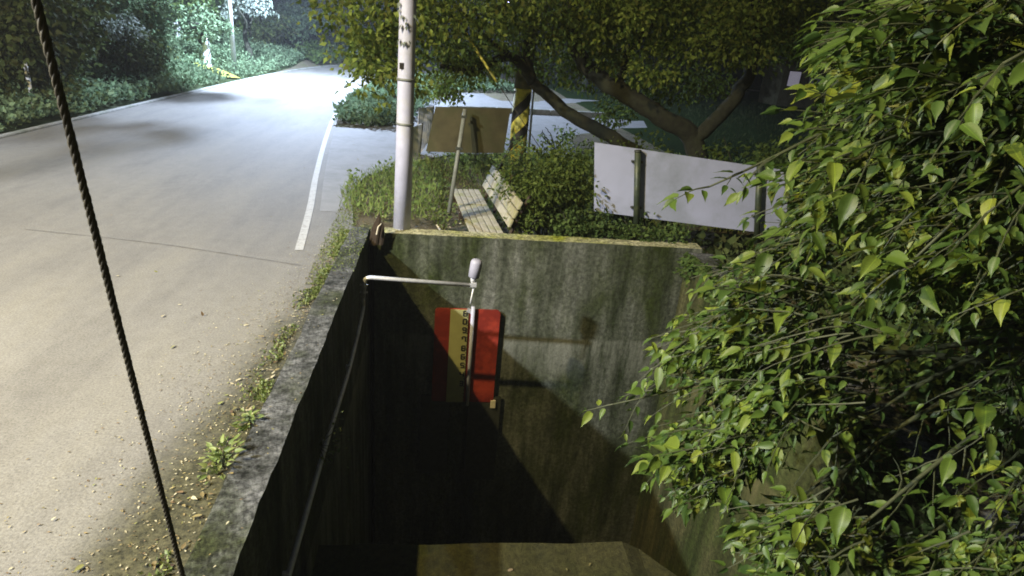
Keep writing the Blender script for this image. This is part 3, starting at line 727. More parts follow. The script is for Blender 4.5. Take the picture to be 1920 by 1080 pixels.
# path strip up the bank, grazing yellow lamp light painted into its colour
pa = [(-7.15, 22.6), (-8.2, 23.0), (-9.6, 23.9), (-11.4, 25.4)]
bm = bmesh.new(); pq = smooth_path([Vector((x, y, 0)) for x, y in pa], 8); pr = []
for i, q in enumerate(pq):
    a = [bm.verts.new((q.x+s*.4, q.y+s, hz(q.x+s*.4, q.y+s)+.07)) for s in (-.42, 0, .42)]; pr.append(a)
for a, b in zip(pr, pr[1:]):
    for k in range(2): bm.faces.new((a[k], a[k+1], b[k+1], b[k]))
M['path'] = m_ground('yellow_light_path', (.20, .20, .05), (.26, .25, .06), (.20, .22, .06), 3)
tag(obj('bank_path', bm, M['path']), 'grassy path up the left bank with yellow lamp light painted in', None, None, 'structure')
TL = [  # crown centre on the photograph's line of sight, distance, radii, clumps, leaf, foliage, label, trunk radius
 (30, 95, 9.2, (1.15, 1.0, .85), 30, .10, 'bankdark', 'dark olive tree at the near end of the left bank', .09),
 (-70, 30, 10.8, (1.6, 1.4, 1.3), 26, .12, 'bankdark', 'shadowy tree half cut by the picture edge on the bank', .10),
 (60, 20, 12.5, (1.3, 1.2, 1.0), 26, .12, 'bankdark', 'shadowy tree behind the slim white marker post', .10),
 (122, 150, 11.4, (.34, .35, .85), 16, .09, 'blue', 'slim bluish tree just right of the hanging cable', .05),
 (205, 105, 16.0, (1.25, 1.0, .85), 30, .12, 'bankdark', 'dark brown olive tree filling the hollow in the bank', .10),
 (228, 58, 13.4, (.50, .45, .34), 16, .085, 'pale', 'pale silvery leaved tree on the left bank catching the lamp', .05),
 (255, 15, 17.5, (1.1, 1.0, .8), 26, .13, 'blue', 'bluish tree rising above the silvery one', .1),
 (300, 90, 15.5, (.42, .45, .72), 20, .10, 'blue', 'dense bluish bush tree right of the silvery one', .07),
 (160, 10, 19.0, (1.9, 1.5, 1.0), 28, .15, 'bankdark', 'dark tall tree high on the bank behind the hollow', .14),
 (378, 48, 24.0, (1.05, .9, .65), 26, .13, 'blue', 'round crowned tree with white painted trunk on the bank', .17),
 (330, 5, 29.0, (2.0, 1.8, 1.3), 30, .17, 'green', 'large green tree behind the white painted trunk', .16),
 (465, 8, 27.0, (1.25, 1.1, .65), 26, .14, 'pale', 'bright pale crown above the white lamp post', .12),
 (420, 55, 34.0, (1.8, 1.5, 1.5), 28, .2, 'green', 'green tree beyond the bank path painted with yellow light', .15),
 (505, 60, 33.0, (1.0, 1.0, 1.1), 22, .17, 'bankdark', 'brownish green tree beyond the white lamp post', .12),
 (565, 40, 36.5, (1.7, 1.5, 1.2), 30, .18, 'blue', 'leafy tree beyond the white lamp post and bank', .12),
 (610, 5, 42.0, (2.6, 2.2, 1.6), 30, .22, 'blue', 'broad bluish green tree above the road bend', .15),
 (520, -25, 44.0, (3.4, 3.0, 2.2), 30, .26, 'green', 'tall green tree high on the far bank', .2),
 (690, 20, 48.0, (2.8, 2.6, 2.2), 30, .24, 'green', 'green tree closing the view at the road bend', .2),
 (640, 75, 53.0, (3.5, 2.0, 1.8), 30, .26, 'bankdark', 'dark tree low behind the far end of the road', .2),
 (760, 40, 52.0, (3.2, 2.8, 3.4), 30, .26, 'bankdark', 'dark tree right of the far road bend', .2),
]
for px, py, Y, R3, nb, lf, mk, lab, trr in TL:
    c = ony(px, py, Y)
    if px < 400:
        k_ = max(1.0, (7.5+R3[0]*.9)/abs(c.x)); R3 = tuple(v*k_ for v in R3); c = ony(px, py, Y*k_); lf *= min(k_, 1.2)
    gz_ = hz(c.x, c.y)
    tree('roadside_tree', (c.x, c.y, gz_), max(.3, c.z-gz_), R3, nb, 66*(.12/lf)**2*(1.0 if lf < .2 else 1.4), lf, LF[mk], lab, 'trees on the left bank', trr, (0, 0), M['polefar'] if 'white painted' in lab else None)
def shade_tree(base, top, crowns, label):  # crowns sit out of view, placed to cast shadow bands on the road
    base = Vector((base[0], base[1], hz(*base))); t = empty('roadside_tree', base, label, 'tree', 'trees on the left bank')
    tp = base+Vector((.1, 0, top)); p = smooth_path([base-Vector((0, 0, .1)), base+Vector((-.08, .05, top*.5)), tp], 5)
    obj('trunk', tb(p, list(np.linspace(.13, .09, len(p))), 9), M['bark'], t, True); bl = []
    for c, R3 in crowns:
        bm = bmesh.new(); limb_mesh(bm, tp, c, .07, .02, .35); obj('limb', bm, M['bark'], t, True); bl += clump_blobs(c, R3, 14, (.4, .8))
    P, D = crown_points(bl, 60); o = leaf_mesh('crown', P, D, rng.uniform(.7, 1.25, len(P))*.13, LF['green'], t, roll=1.2); o['kind'] = 'stuff'
shade_tree((-10.4, 20.6), 4.3, [((-5.9, 20.1, 4.75), (1.2, .5, .3)), ((-5.8, 21.9, 4.9), (.8, .3, .25)), ((-8.6, 20.3, 4.9), (1.2, .8, .5))], 'tall bank tree with unseen crowns placed to shade the far road')
# slim marker post, thin far posts
for x, y, z1, r, lab in ((-7.72, 12.85, .85, .035, 'slim white marker post in the left undergrowth'),
                         (onz(535, 100).x, 38.0, 1.9, .06, 'thin pale post on the far bank before the dark bend'),
                         (-4.4, 38.4, 1.2, .12, 'short white painted stump at the far road bend')):
    b = hz(x, y); o = empty('marker_post', (x, y, b), lab, 'post', None)
    obj('shaft', tb([(x, y, b-.05), (x, y, b+z1)], r, 10), M['polefar'], o, True)
    obj('cap', tb([(x, y, b+z1+.001), (x, y, b+z1+.03)], [r*1.1, r*.7], 10), M['darksteel'], o, True)

# ------------------------------------------------------------------ gnarled trees beyond the white sign
def PL(l, Y): return [ony(x, y, Y+dy) for x, y, dy in l]
def gnarled(base, limbs, R_blobs, label, dens, leaf, m):
    t = empty('gnarled_tree', base, label, 'tree', 'gnarled trees beyond the signs')
    for nm, pts, r0, r1 in limbs:
        bm = bmesh.new(); p = smooth_path(pts, 5, .012); tube(bm, p, list(np.linspace(r0, r1, len(p))), 10); obj(nm, bm, M['bark'], t, True)
    P, D = crown_points(R_blobs, dens); S = rng.uniform(.7, 1.25, len(P))*leaf
    o = leaf_mesh('crown', P, D, S, m, t, roll=1.2); o['kind'] = 'stuff'; return t
def blob_px(spec, small=1.0):
    out = []
    for px, py, Y, r in spec:
        c = np.array(ony(px, py, Y))
        for _ in range(7):
            q = rng.normal(size=3); q /= np.linalg.norm(q); s = r*rng.uniform(.35, .6)
            out.append((c+q*r*rng.random()**.5*np.array([1.1, 1, .8]), (s*1.3, s*1.2, s*.8)))
    return out
Yt = 10.0
b0 = ony(1235, 320, Yt); b0.z = 0
trunk = [b0, ony(1215, 270, Yt), ony(1160, 250, Yt)]
gnarled(b0, [
    ('trunk', [b0, ony(1200, 290, Yt), ony(1110, 238, Yt), ony(1050, 200, Yt), ony(1000, 155, Yt)], .13, .085),
    ('limb', [ony(1000, 155, Yt), ony(962, 108, Yt-.1), ony(915, 118, Yt-.3), ony(870, 132, Yt-.5), ony(825, 124, Yt-.6)], .085, .035),
    ('limb', [ony(1000, 155, Yt), ony(985, 90, Yt), ony(1010, 20, Yt), ony(1000, -60, Yt)], .075, .04),
    ('limb', [ony(962, 108, Yt-.1), ony(900, 60, Yt-.2), ony(850, 10, Yt-.5)], .04, .02)],
    blob_px([(800, 60, 9.0, .8), (900, 60, 9.5, .8), (720, 90, 8.4, .6), (700, 30, 8.6, .7), (735, 160, 8.2, .35), (850, 160, 12.5, .45), (985, 60, 10, .8), (1060, 80, 10.5, .8), (780, -20, 8.5, .8), (930, -10, 9.5, .8), (880, 110, 9.8, .5), (1000, 130, 10.6, .5), (760, 120, 8.8, .45), (830, 165, 13, .4)]),
    'crooked tree whose dark limb crosses behind the pale pole', 88, .085, LF['canopy'])
b1 = ony(1320, 300, 9.6); b1.z = 0
gnarled(b1, [
    ('trunk', [b1, ony(1300, 262, 9.6), ony(1240, 222, 9.6), ony(1160, 168, 9.7), ony(1110, 135, 9.8), ony(1080, 90, 9.9), ony(1070, 0, 9.9), ony(1065, -80, 9.9)], .17, .09),
    ('limb', [ony(1300, 262, 9.6), ony(1345, 225, 9.6), ony(1385, 175, 9.6), ony(1410, 120, 9.7), ony(1420, 0, 9.8), ony(1425, -80, 9.8)], .12, .08),
    ('limb', [ony(1160, 168, 9.7), ony(1180, 100, 9.7), ony(1230, 30, 9.7), ony(1250, -50, 9.7)], .07, .03)],
    blob_px([(1130, 40, 10, .9), (1220, 60, 10.2, .9), (1320, 40, 10.5, .9), (1200, 150, 11.2, .7), (1300, 150, 11.2, .7), (1400, 60, 10.8, .9), (1480, 30, 10.5, .8), (1150, 215, 11.6, .45), (1240, -20, 9.8, .9), (1380, -20, 10, .9), (1100, 130, 11, .6), (1500, 90, 11.5, .6), (1080, 20, 9.1, .6), (1250, 100, 9.2, .5), (1400, 40, 9.0, .6), (1330, 90, 9.1, .5), (1180, 10, 9, .6)]),
    'thick forked tree standing behind the white sign', 85, .085, LF['canopy'])
# far dark park trees
for x, y, h_, R3, mk, lab in ((6.5, 30, 4.5, (3, 2.5, 2.2), 'olive', 'dark tree beyond the side road left of the lawn'),
                          (14, 34, 5.0, (3.6, 3, 2.6), 'olive', 'dark park tree beyond the lawn under the small lamp'),
                          (22, 36, 5.5, (3.8, 3, 3.0), 'green', 'dark park tree behind the lit shed'),
                          (31, 40, 6.0, (4.5, 3.5, 3.4), 'green', 'broad dark tree right of the lit shed'),
                          (11, 46, 7.0, (4.0, 3.5, 3.6), 'olive', 'tall dark tree far across the lawn'),
                          (26, 52, 8.0, (5.0, 4.5, 4.0), 'green', 'tallest dark tree at the back of the park'),
                          (40, 48, 8.0, (5.0, 4.5, 4.5), 'green', 'far dark tree at the right edge of the park')):
    tree('park_tree', (x, y, hz(x, y)), h_, R3, 26, 20, .24, LF[mk], lab, 'dark trees across the lawn', .22)
# park lamps (points of light among the leaves)
for px, py, Y, r, mb, lab in ((952, 7, 36, .10, GLOWB, 'small bluish park lamp glowing at the top above the crooked tree'),
                     (960, 38, 34, .07, GLOW, 'tiny white park lamp just below the bluish one'),
                     (1220, 23, 36, .08, GLOW, 'tiny white park lamp above the forked tree'),
                     (1592, 50, 30, .13, GLOWB, 'brightest blue white park lamp beside the leafy tree'),
                     (1516, 72, 33, .09, GLOW, 'small white park lamp over the lit shed')):
    c = ony(px, py, Y); o = empty('park_lamp', (c.x, c.y, hz(c.x, c.y)), lab, 'park lamp', 'lamps across the lawn')
    obj('post', tb([(c.x, c.y, hz(c.x, c.y)), (c.x, c.y, c.z-r*.9)], .04, 8), M['darksteel'], o)
    bm = bmesh.new(); bmesh.ops.create_uvsphere(bm, u_segments=12, v_segments=8, radius=r, matrix=Matrix.Translation(c)); obj('globe', bm, mb, o, True)
# lit shed
c = ony(1535, 118, 31); gz = hz(c.x, c.y)
o = empty('park_shed', (c.x, c.y, gz), 'small pale shed with lit windows beyond the dark lawn', 'shed')
obj('wall', bxm((c.x, c.y+1, gz+1.1), (3.4, 2, 2.2)), M['polemoss'], o)
rf = obj('roof', bxm((c.x, c.y+1, gz+2.27), (3.9, 2.5, .14), Matrix.Rotation(.05, 3, 'X'), .02), M['darksteel'], o)
for k in range(3):
    wf = obj('window', bxm((c.x-1.1+k*1.1, c.y-.015, gz+1.35), (.7, .05, .8), None, .01), M['darkwood'], o)
    pn = obj('pane', bxm((c.x-1.1+k*1.1, c.y-.045, gz+1.35), (.6, .02, .7)), GLOWWIN if k != 1 else M['sensor'], wf)
    pn.matrix_parent_inverse = wf.matrix_world.inverted() @ Matrix.Translation(-Vector(o.location)) if False else Matrix.Identity(4)

# pale sheets propped at the junction, seen left of the brown board
for k, (q, Y, lab) in enumerate((([(786, 203), (813, 199), (806, 262), (780, 300)], 11.3, 'pale weathered sheet standing upright between the pole and the brown board'),
                               ([(772, 240), (792, 232), (786, 300), (770, 318)], 10.9, 'low pale sheet leaning in front of the upright one'))):
    c4 = [ony(x, y, Y+(.25 if i in (1, 2) else 0)) for i, (x, y) in enumerate(q)]
    o = empty('pale_sheet', ((c4[3].x+c4[2].x)/2, Y, 0), lab, 'sheet')
    bm = quad_panel(c4, .02, 8, .0); bm.verts.ensure_lookup_table()
    for i, v in enumerate(bm.verts): v.co.y += .025*math.sin(i*1.7)+.01*noise.noise(v.co*5)
    obj('panel', bm, M['palesheet'], o)
    obj('stake', tb([Vector((c4[2].x, Y+.3, -.02)), Vector((c4[1].x, Y+.32, c4[1].z))], .018, 6), M['darkwood'], o)

# ------------------------------------------------------------------ verge, shrubs
def poly_points(poly, n, z=0.0):
    """random ground points in a world polygon"""
    P_ = np.array(poly); lo, hi = P_.min(0), P_.max(0); out = []
    while len(out) < n:
        q = lo+(hi-lo)*rng.random((n, 2))
        ins = np.zeros(len(q), bool); j = len(P_)-1
        for i in range(len(P_)):
            a, b = P_[i], P_[j]; j = i
            c_ = ((a[1] > q[:, 1]) != (b[1] > q[:, 1])) & (q[:, 0] < (b[0]-a[0])*(q[:, 1]-a[1])/(b[1]-a[1]+1e-12)+a[0]); ins ^= c_
        out.extend(q[ins].tolist())
    q = np.array(out[:n]); return np.column_stack([q, height(q[:, 0], q[:, 1])+.01])
vg = [(-1.25, 7.5), (-1.3, 8.2), (-1.35, 9.0), (-.9, 10.1), (.2, 11.4), (1.5, 12.0), (4, 12.3), (7, 12.3), (7, 8.5), (1.0, 8.0), (.2, 7.35), (-.2, 7.2), (-.7, 7.1)]
scatter('verge_grass', poly_points(vg, 15000), .12, LF['grass'], 'bright green grass on the verge behind the pale pole', 'grass', 1.1, None, GR_V, GR_F)
p = poly_points(vg, 5200); p[:, 2] += rng.random(len(p))*.16
scatter('verge_weeds', p, .06, LF['grass'], 'low leafy weeds among the verge grass', 'weeds', .3)
isl = [(-2.45, 14.3), (-1.4, 14.3), (-.75, 16), (-.5, 20), (.2, 24.6), (3, 25.8), (2, 30), (-1.5, 28.5), (-2.5, 23.5), (-2.62, 19)]
p = poly_points(isl, 12000); p[:, 2] += rng.random(len(p))*.3
scatter('island_grass', p, .14, LF['blue'], 'bluish lit weeds on the island between road and side road', 'weeds', .5)
lw = [(9, 14.5), (60, 21), (60, 60), (9, 44), (3, 33)]
def shrub(c, R3, n, dens, leaf, m, label, cat='shrub', name='shrub', small=(.3, .5), stems=5, base=None, grp=None):
    c = Vector(c); b = Vector((c.x, c.y, hz(c.x, c.y))) if base is None else Vector(base); t = empty(name, b, label, cat, grp)
    for k in range(stems):
        bm = bmesh.new(); e = c+Vector((random.uniform(-.7, .7)*R3[0], random.uniform(-.7, .7)*R3[1], random.uniform(0, .8)*R3[2])); limb_mesh(bm, b-Vector((0, 0, .05)), e, .018, .006, .05, 4, .01, 5); obj('stem', bm, M['bark'], t)
    P, D = crown_points(clump_blobs(c, R3, n, small), dens); k = P[:, 2] > (b.z-.02 if base is None else -9); P, D = P[k], D[k]
    o = leaf_mesh('foliage', P, D, rng.uniform(.6, 1.3, len(P))*leaf, m, t, roll=1.3); o['kind'] = 'stuff'; return t
shrub((1.30, 7.35, .42), (.52, .6, .60), 30, 260, .055, LF['olive'], 'leafy shrub growing over the back of the bench')
shrub((.98, 6.98, .05), (.26, .38, .32), 14, 260, .05, LF['olive'], 'leafy spray hanging over the near end of the bench back')
shrub((1.62, 8.3, .45), (.55, .5, .5), 20, 240, .055, LF['green'], 'rounded shrub between the striped pole and white sign')
shrub((1.05, 9.4, .35), (.45, .4, .4), 14, 240, .055, LF['grass'], 'yellowish shrub at the foot of the striped pole')
shrub((1.5, 6.85, .16), (.5, .22, .22), 16, 300, .05, LF['green'], 'low shrub right of the bench at the wall edge')
shrub((2.6, 7.25, .22), (.8, .3, .28), 20, 240, .055, LF['green'], 'dark low shrub under the white sign')
shrub((3.0, 8.6, .5), (1.3, .5, .5), 22, 160, .07, LF['olive'], 'dark shrub behind the white sign')
shrub((5.0, 9.2, .5), (1.4, .8, .6), 22, 120, .08, LF['green'], 'dark shrub right behind the far end of the white sign')
shrub((.45, 10.8, .2), (.5, .3, .25), 12, 200, .06, LF['grass'], 'low yellowish weeds below the brown board')
shrub((-1.55, 14.8, .3), (.5, .5, .35), 14, 160, .08, LF['blue'], 'bluish lit bush on the road island')
shrub((2.4, 13.2, .25), (.7, .2, .25), 12, 160, .07, LF['grass'], 'straggly weeds on the edge of the side road')
# plant overhanging road left of the pale pole
lp_ = poly_points([(6.2, 12.8), (20, 15), (45, 22), (45, 50), (12, 46), (7.2, 28)], 26000)
scatter('lawn_grass', lp_, .12, LF['bankdark'], 'dark mown grass of the lawn beyond the trees', 'grass', 1.0, None, GR_V, GR_F)
shrub((-1.2, 10.2, 1.75), (.42, .4, .45), 16, 190, .07, LF['olive'], 'hanging leafy sprays left of the pale pole', 'foliage', 'hanging_branch', base=(-.2, 10.0, 2.6))
shrub((-3.05+.9, 17.5, 1.45), (.5, .4, .25), 10, 120, .10, LF['pale'], 'pale bright sprig leaning over the far road line', 'foliage', 'leaning_sprig', base=(-1.3, 17.6, .3))
# ivy fringe over the right part of the back wall, weeds on top
p = []
for _ in range(1500):
    x = random.uniform(1.3, 2.9); p.append((x, 6.66+random.uniform(-.1 if x > 2.3 else -.03, .2), .02+random.uniform(-.02, .16)))
scatter('wall_top_weeds', p, .05, LF['green'], 'small weeds creeping over the back wall edge under the sign', 'weeds', .3)
# weeds in the verge along wall
p = []
for _ in range(5200):
    y = random.uniform(1.0, 6.6); x = -.98-abs(random.gauss(0, .06))
    if noise.noise(Vector((x*4, y*2.6, 3))) > .10 - (.4 if y > 5 else 0): p.append((x, y, random.uniform(0, .015)))
scatter('moss_fringe', p, .022, LF['moss'], 'yellow green moss and sprouts in the crack beside the wall', 'moss', .35)
p = []
for _ in range(3000):
    y = random.uniform(5.0, 7.6); x = -.95-random.random()*.20*(1+.2*(y-5.4)); p.append((x, y, random.uniform(-.01, .005)))
for _ in range(500): p.append((random.uniform(-.95, -.75), random.uniform(5.2, 6.6), .05+random.random()*.01))
scatter('corner_moss', p, .016, LF['moss'], 'mossy greenery on the soil before the utility pole', 'moss', .35)
# weed clumps
for x, y, s, lab in ((-1.03, 2.62, .1, 'bright weed clump at the foot of the near wall'), (-1.0, 2.98, .06, 'small weed sprouting further up the wall foot')):
    t = empty('weed', (x, y, 0), lab, 'plant', 'weeds along the wall foot'); nn = 46
    an = rng.uniform(0, 6.28, nn); rr = rng.random(nn)*s; P = np.stack([x+rr*np.cos(an), y+rr*1.4*np.sin(an), .01+rng.random(nn)*s*.9], 1)
    D = np.stack([np.cos(an), np.sin(an), rng.uniform(-.1, .7, nn)], 1); o = leaf_mesh('leaves', P, D, rng.uniform(.03, .055, nn), LF['moss'], t, BG_V, BG_F); o['kind'] = 'stuff'
    bm = bmesh.new()
    for k in range(8): tube(bm, [(x, y, 0), tuple(P[k])], [.003, .0015], 4)
    obj('stems', bm, M['twig'], t)
# plant hanging in the shade inside the left wall
t = empty('wall_plant', (-.70, 3.3, -.35), 'sparse plant sprouting from the dark inner wall beside the conduit', 'plant'); nn = 34
P = np.stack([-.66+np.abs(rng.normal(0, .06, nn)), 3.3+rng.normal(0, .09, nn), -.38+rng.normal(0, .07, nn)], 1); D = rng.normal(0, 1, (nn, 3)); D[:, 0] += .6
o = leaf_mesh('leaves', P, D, rng.uniform(.02, .04, nn), LF['moss'], t, BG_V, BG_F); o['kind'] = 'stuff'
bm = bmesh.new()
for k in range(8): tube(bm, [(-.705, 3.3, -.38), tuple(P[k])], [.003, .0015], 4)
obj('stems', bm, M['twig'], t)
# litter
def litter(name, pts, size, label, m=LF['litter']):
    P = np.array(pts); D = rng.normal(0, 1, (len(P), 3)); D[:, 2] *= .12
    u, d, v = basis(D); V, Fc = leaves_arrays(P, D, rng.uniform(.6, 1.4, len(P))*size, rng.normal(0, .15, len(P)), BG_V*np.array([1, 1, .5]), BG_F)
    return tag(fast(name, V, Fc, m), label, 'fallen leaves', None, 'stuff')
p = [(-1.0-abs(random.gauss(0, .10)), random.uniform(1.7, 6.4), .012) for _ in range(150)]+[(random.uniform(-3.5, -1.2), random.uniform(2, 7), .01) for _ in range(26)]
litter('fallen_leaves', p, .032, 'pale fallen leaves strewn along the wall foot and road')
litter('pit_leaves', [(random.uniform(.0, 1.5), random.uniform(2.2, 3.0), -1.045) for _ in range(22)], .036, 'pale leaves scattered on the brown slab in the pit')
litter('soil_leaves', [(random.uniform(-.9, .4), random.uniform(6.8, 7.6), .012) for _ in range(130)]+[(random.uniform(-2.3, -.4), random.uniform(9.3, 13.5), .025) for _ in range(50)], .04, 'fallen leaves on the soil around the pole and bench')
p = []
for _ in range(2600):
    y = random.uniform(1.6, 6.2); x = -.98-abs(random.gauss(0, .16+.05*(6.2-y))); p.append((x, y, .006))
litter('grit_litter', p, .013, 'fine leaf crumbs and grit along the dark road margin')
litter('wall_litter', [(random.uniform(-.95, -.78), random.uniform(1.6, 6.5), .047) for _ in range(60)], .016, 'few small leaves lying on top of the lichen covered wall')
a = onz(653, 440, .01)
o = obj('paper_scrap', bxm(a, (.06, .07, .006), Matrix.Rotation(.4, 3, 'Z')), M['white']); tag(o, 'small white scrap lying on the mossy verge', 'litter')

# ------------------------------------------------------------------ night haze
hm = bpy.data.materials.new('night_air'); hm.use_nodes = True; hn = hm.node_tree
hn.nodes.remove(hn.nodes['Principled BSDF']); pv = hn.nodes.new('ShaderNodeVolumePrincipled')
pv.inputs['Density'].default_value = .0012; pv.inputs['Color'].default_value = (.9, .95, 1, 1); pv.inputs['Anisotropy'].default_value = .2
hn.links.new(pv.outputs[0], hn.nodes['Material Output'].inputs['Volume'])
o = obj('haze', bxm((20, 55, 6.5), (190, 175, 26)), hm); tag(o, 'thin humid night air around the lamps', None, None, 'stuff')

# ------------------------------------------------------------------ the near leafy tree
TB = Vector((3.9, 2.2, hz(3.9, 2.2)))
T = empty('leafy_tree', TB, 'broad leaved tree overhanging the right side of the pit', 'tree')
hub = Vector((3.75, 2.5, 1.5))
bm = bmesh.new(); p = smooth_path([TB-Vector((0, 0, .2)), Vector((3.95, 2.3, .8)), hub, Vector((3.6, 2.8, 2.6)), Vector((3.4, 3.0, 4.0))], 6, .01)
tube(bm, p, list(np.linspace(.13, .05, len(p))), 10); obj('trunk', bm, M['bark'], T, True)
MASK = np.array([(1960, -60), (1660, -60), (1640, 50), (1610, 120), (1590, 200), (1610, 265), (1540, 300), (1525, 350), (1490, 430), (1390, 500), (1330, 560), (1290, 630), (1280, 700), (1200, 762), (1270, 800), (1290, 880), (1400, 950), (1500, 990), (1450, 1130), (1960, 1130)], float)
HOLE = np.array([(1620, 520), (1790, 560), (1820, 640), (1880, 740), (1880, 980), (1700, 1030), (1620, 980), (1610, 740)], float)
def inside(poly, x, y):
    r = False; j = len(poly)-1
    for i in range(len(poly)):
        xi, yi = poly[i]; xj, yj = poly[j]; j = i
        if (yi > y) != (yj > y) and x < (xj-xi)*(y-yi)/(yj-yi)+xi: r = not r
    return r
branches = []
for (px, py, d) in ((1640, 70, 3.0), (1590, 190, 3.0), (1520, 290, 2.7), (1330, 350, 2.7), (1330, 520, 3.0), (1250, 670, 3.0), (1150, 758, 3.1), (1280, 850, 3.2), (1430, 980, 3.1), (1500, 1080, 3.0), (1700, 250, 2.3), (1720, 480, 2.2), (1880, 120, 2.0), (1850, 400, 2.2), (1560, 600, 2.8), (1560, 820, 2.9)):
    e = atd(px, py, d); s = hub+Vector((random.uniform(-.1, .1), random.uniform(-.2, .2), random.uniform(-.5, 1.6)))
    if py > 700: s.z = random.uniform(.4, .9)
    mid = s.lerp(e, .55)+Vector((0, 0, .28)); path = smooth_path([s, mid, e], 9); branches.append(path)
    bm = bmesh.new(); tube(bm, path, list(np.linspace(.022, .004, len(path))), 6); obj('branch', bm, M['twig'], T, True)
tw = bmesh.new(); LP, LD, LS = [], [], []
def twig(s, d, L_, nl, size):
    d = d.normalized(); pts = [s]; cur = s.copy(); dd = d.copy(); st = L_/nl
    side = dd.cross(Vector((0, 0, 1))); side = side.normalized() if side.length > .1 else Vector((1, 0, 0))
    for i in range(nl):
        dd = (dd+Vector((random.gauss(0, .10), random.gauss(0, .10), random.gauss(-.07, .07)))).normalized(); cur = cur+dd*st; pts.append(cur.copy())
        sg = 1 if i % 2 else -1
        ld = (dd*.55+side*sg*.85+Vector((random.gauss(0, .2), random.gauss(0, .2), random.gauss(-.22, .28)))).normalized()
        pet = cur+ld*.018; LP.append(pet); LD.append(ld); LS.append(size*random.uniform(.45, 1.2)*(1-.4*i/nl*random.random()))
    LP.append(cur); LD.append((dd+Vector((0, 0, -.2))).normalized()); LS.append(size*random.uniform(.5, .8))
    tube(tw, pts, list(np.linspace(.0045, .0015, len(pts))), 4, False)
cnt = 0; tries = 0
while cnt < 1300 and tries < 30000:
    tries += 1; px, py = random.uniform(1180, 1950), random.uniform(-60, 1130)
    if not inside(MASK, px, py): continue
    inh = inside(HOLE, px, py)
    edge = max(0, min(1, (px-1350)/450))
    d = random.uniform(2.9-edge*.65, 3.7)
    if inh: d = random.uniform(3.3, 3.8)
    if inh and random.random() < .97: continue
    low = py > 540 and px > 1590
    if low and random.random() < .62: continue
    if noise.noise(Vector((px/170, py/150, 4.2))) < -.22: continue
    if low: d = random.uniform(3.1, 3.9)
    s = atd(px, py, d); out = (s-hub); out.z *= .4; out.normalize()
    dr = out*.8+Vector((-.35, random.gauss(0, .5), random.gauss(-.12, .3)))
    twig(s-dr.normalized()*.12, dr, random.uniform(.24, .45), random.randint(5, 9), random.choice((.045, .055, .07, .085, .105, .135))*random.uniform(.85, 1.15)); cnt += 1
for path in branches:
    for q in path[len(path)//2:]:
        for _ in range(1):
            dr = (path[-1]-path[len(path)//2]).normalized()*.8+Vector((random.gauss(0, .4), random.gauss(0, .4), random.gauss(-.1, .3)))
            if random.random() < (1.0 if path[-1].x < 1.6 else .6): twig(q, dr, random.uniform(.15, .28), random.randint(4, 6), random.uniform(.07, .105))
o = obj('twigs', tw, M['twig'], T); o['kind'] = 'stuff'
LPn = np.array(LP); LDn = np.array(LD); LSn = np.array(LS); rolls = rng.normal(0, .5, len(LPn))
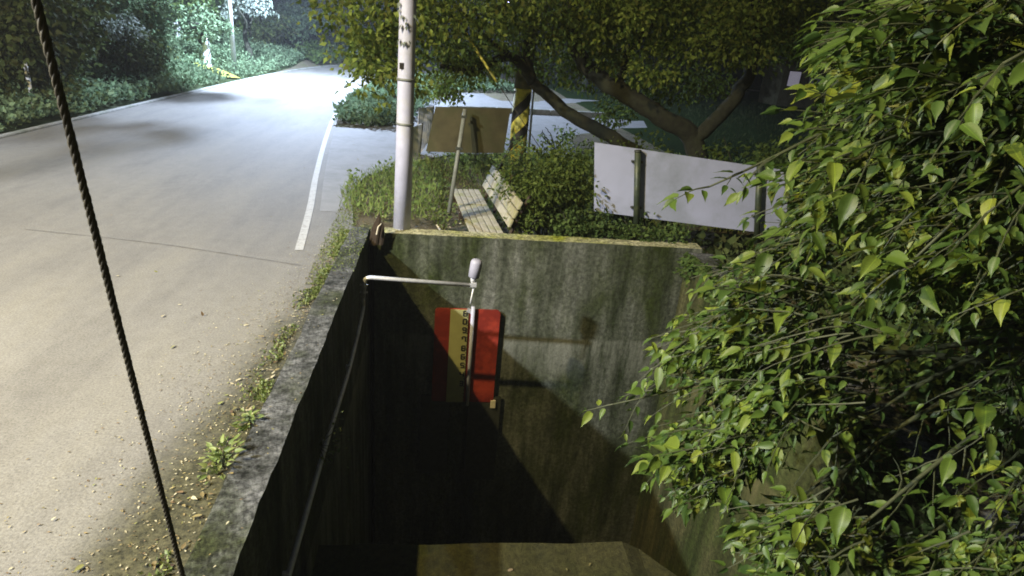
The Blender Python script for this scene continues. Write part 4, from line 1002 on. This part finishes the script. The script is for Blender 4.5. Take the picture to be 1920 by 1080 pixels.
# the 300 leaves that show largest become single parts
cam_p = np.array([0, 0, HCAM]); rel = LPn-cam_p; dist = np.linalg.norm(rel, axis=1)
zf = rel@np.array(FWD); uu = 960+F*(rel@np.array(RIGHT))/np.maximum(zf, .1); vv = 540-F*(rel@np.array(UP))/np.maximum(zf, .1)
u, d, v = basis(LDn, rolls); facing = np.abs(np.einsum('ij,ij->i', v, rel/dist[:, None]))
score = LSn/dist*(.35+facing); score[(uu < 0) | (uu > 1920) | (vv < 0) | (vv > 1080)] = 0
order = np.argsort(-score); top = order[:300]; rest = order[300:]
Vr, Fr = leaves_arrays(LPn[rest], LDn[rest], LSn[rest], rolls[rest], BG_V, BG_F)
o = fast('leaf_mass', Vr, Fr, LF['near'], T); o['kind'] = 'stuff'
variants = []
for k in range(5):
    me = bpy.data.meshes.new('leaf'); Vv = BG_V.copy(); Vv[:, 2] = Vv[:, 2]*(.6+k*.3); Vv[:, 0] *= (.85+.08*k); Vv[:, 0] += .06*np.sin(Vv[:, 1]*3)*(k-2)*.5
    me.from_pydata(Vv.tolist(), [], BG_F.tolist()); me.materials.append(LF['near_o']); me.shade_smooth(); variants.append(me)
for i in top:
    o = bpy.data.objects.new('leaf', variants[int(i) % 5]); COL.objects.link(o); o.parent = T
    mm = Matrix(((u[i][0], d[i][0], v[i][0], 0), (u[i][1], d[i][1], v[i][1], 0), (u[i][2], d[i][2], v[i][2], 0), (0, 0, 0, 1)))
    o.matrix_local = Matrix.Translation(Vector(LPn[i])-TB) @ mm @ Matrix.Diagonal((LSn[i], LSn[i], LSn[i], 1))
# dark bushes on the bank behind the tree
for k, (x, y, z, R3, lab, mk) in enumerate(((3.5, 3.1, .15, (.5, .9, .6), 'dark creeping shrub on top of the right pit wall', 'green'),
                         (3.6, 1.6, .1, (.6, .8, .7), 'dark creeping shrub at the lower right corner', 'green'),
                         (4.4, 4.6, .5, (1.0, 1.0, .9), 'dark bush right of the white sign', 'green'),
                         (5.4, 6.6, .9, (1.2, 1.2, 1.1), 'taller dark bush behind the leafy tree', 'olive'),
                         (5.0, 2.8, 1.4, (1.0, 1.2, 1.6), 'dense dark bush behind the leafy tree trunk', 'green'),
                         (7.6, 9.0, 1.6, (1.6, 1.6, 1.6), 'farther dark bush beside the lawn', 'olive'))):
    shrub((x, y, z), R3, 26, 130, .075, LF[mk], lab)
gp_ = poly_points([(3.05, -1), (7.5, -1), (7.5, 7.5), (3.05, 7.5)], 9000); gp_[:, 2] += rng.random(len(gp_))**2*.3
scatter('bank_creepers', gp_, .11, LF['bankdark'], 'dark creepers covering the ground right of the pit', 'undergrowth', .4)
# ivy hanging down the right wall from its top
p = []
for _ in range(2600):
    y = random.uniform(1.0, 6.3); h = abs(random.gauss(0, .35)); p.append((2.8-random.random()*.12, y, .05-h*(.5+.5*math.sin(y*3))))
scatter('wall_ivy', p, .07, LF['green'], 'ivy hanging over the brown right pit wall', 'ivy', -.3, None)
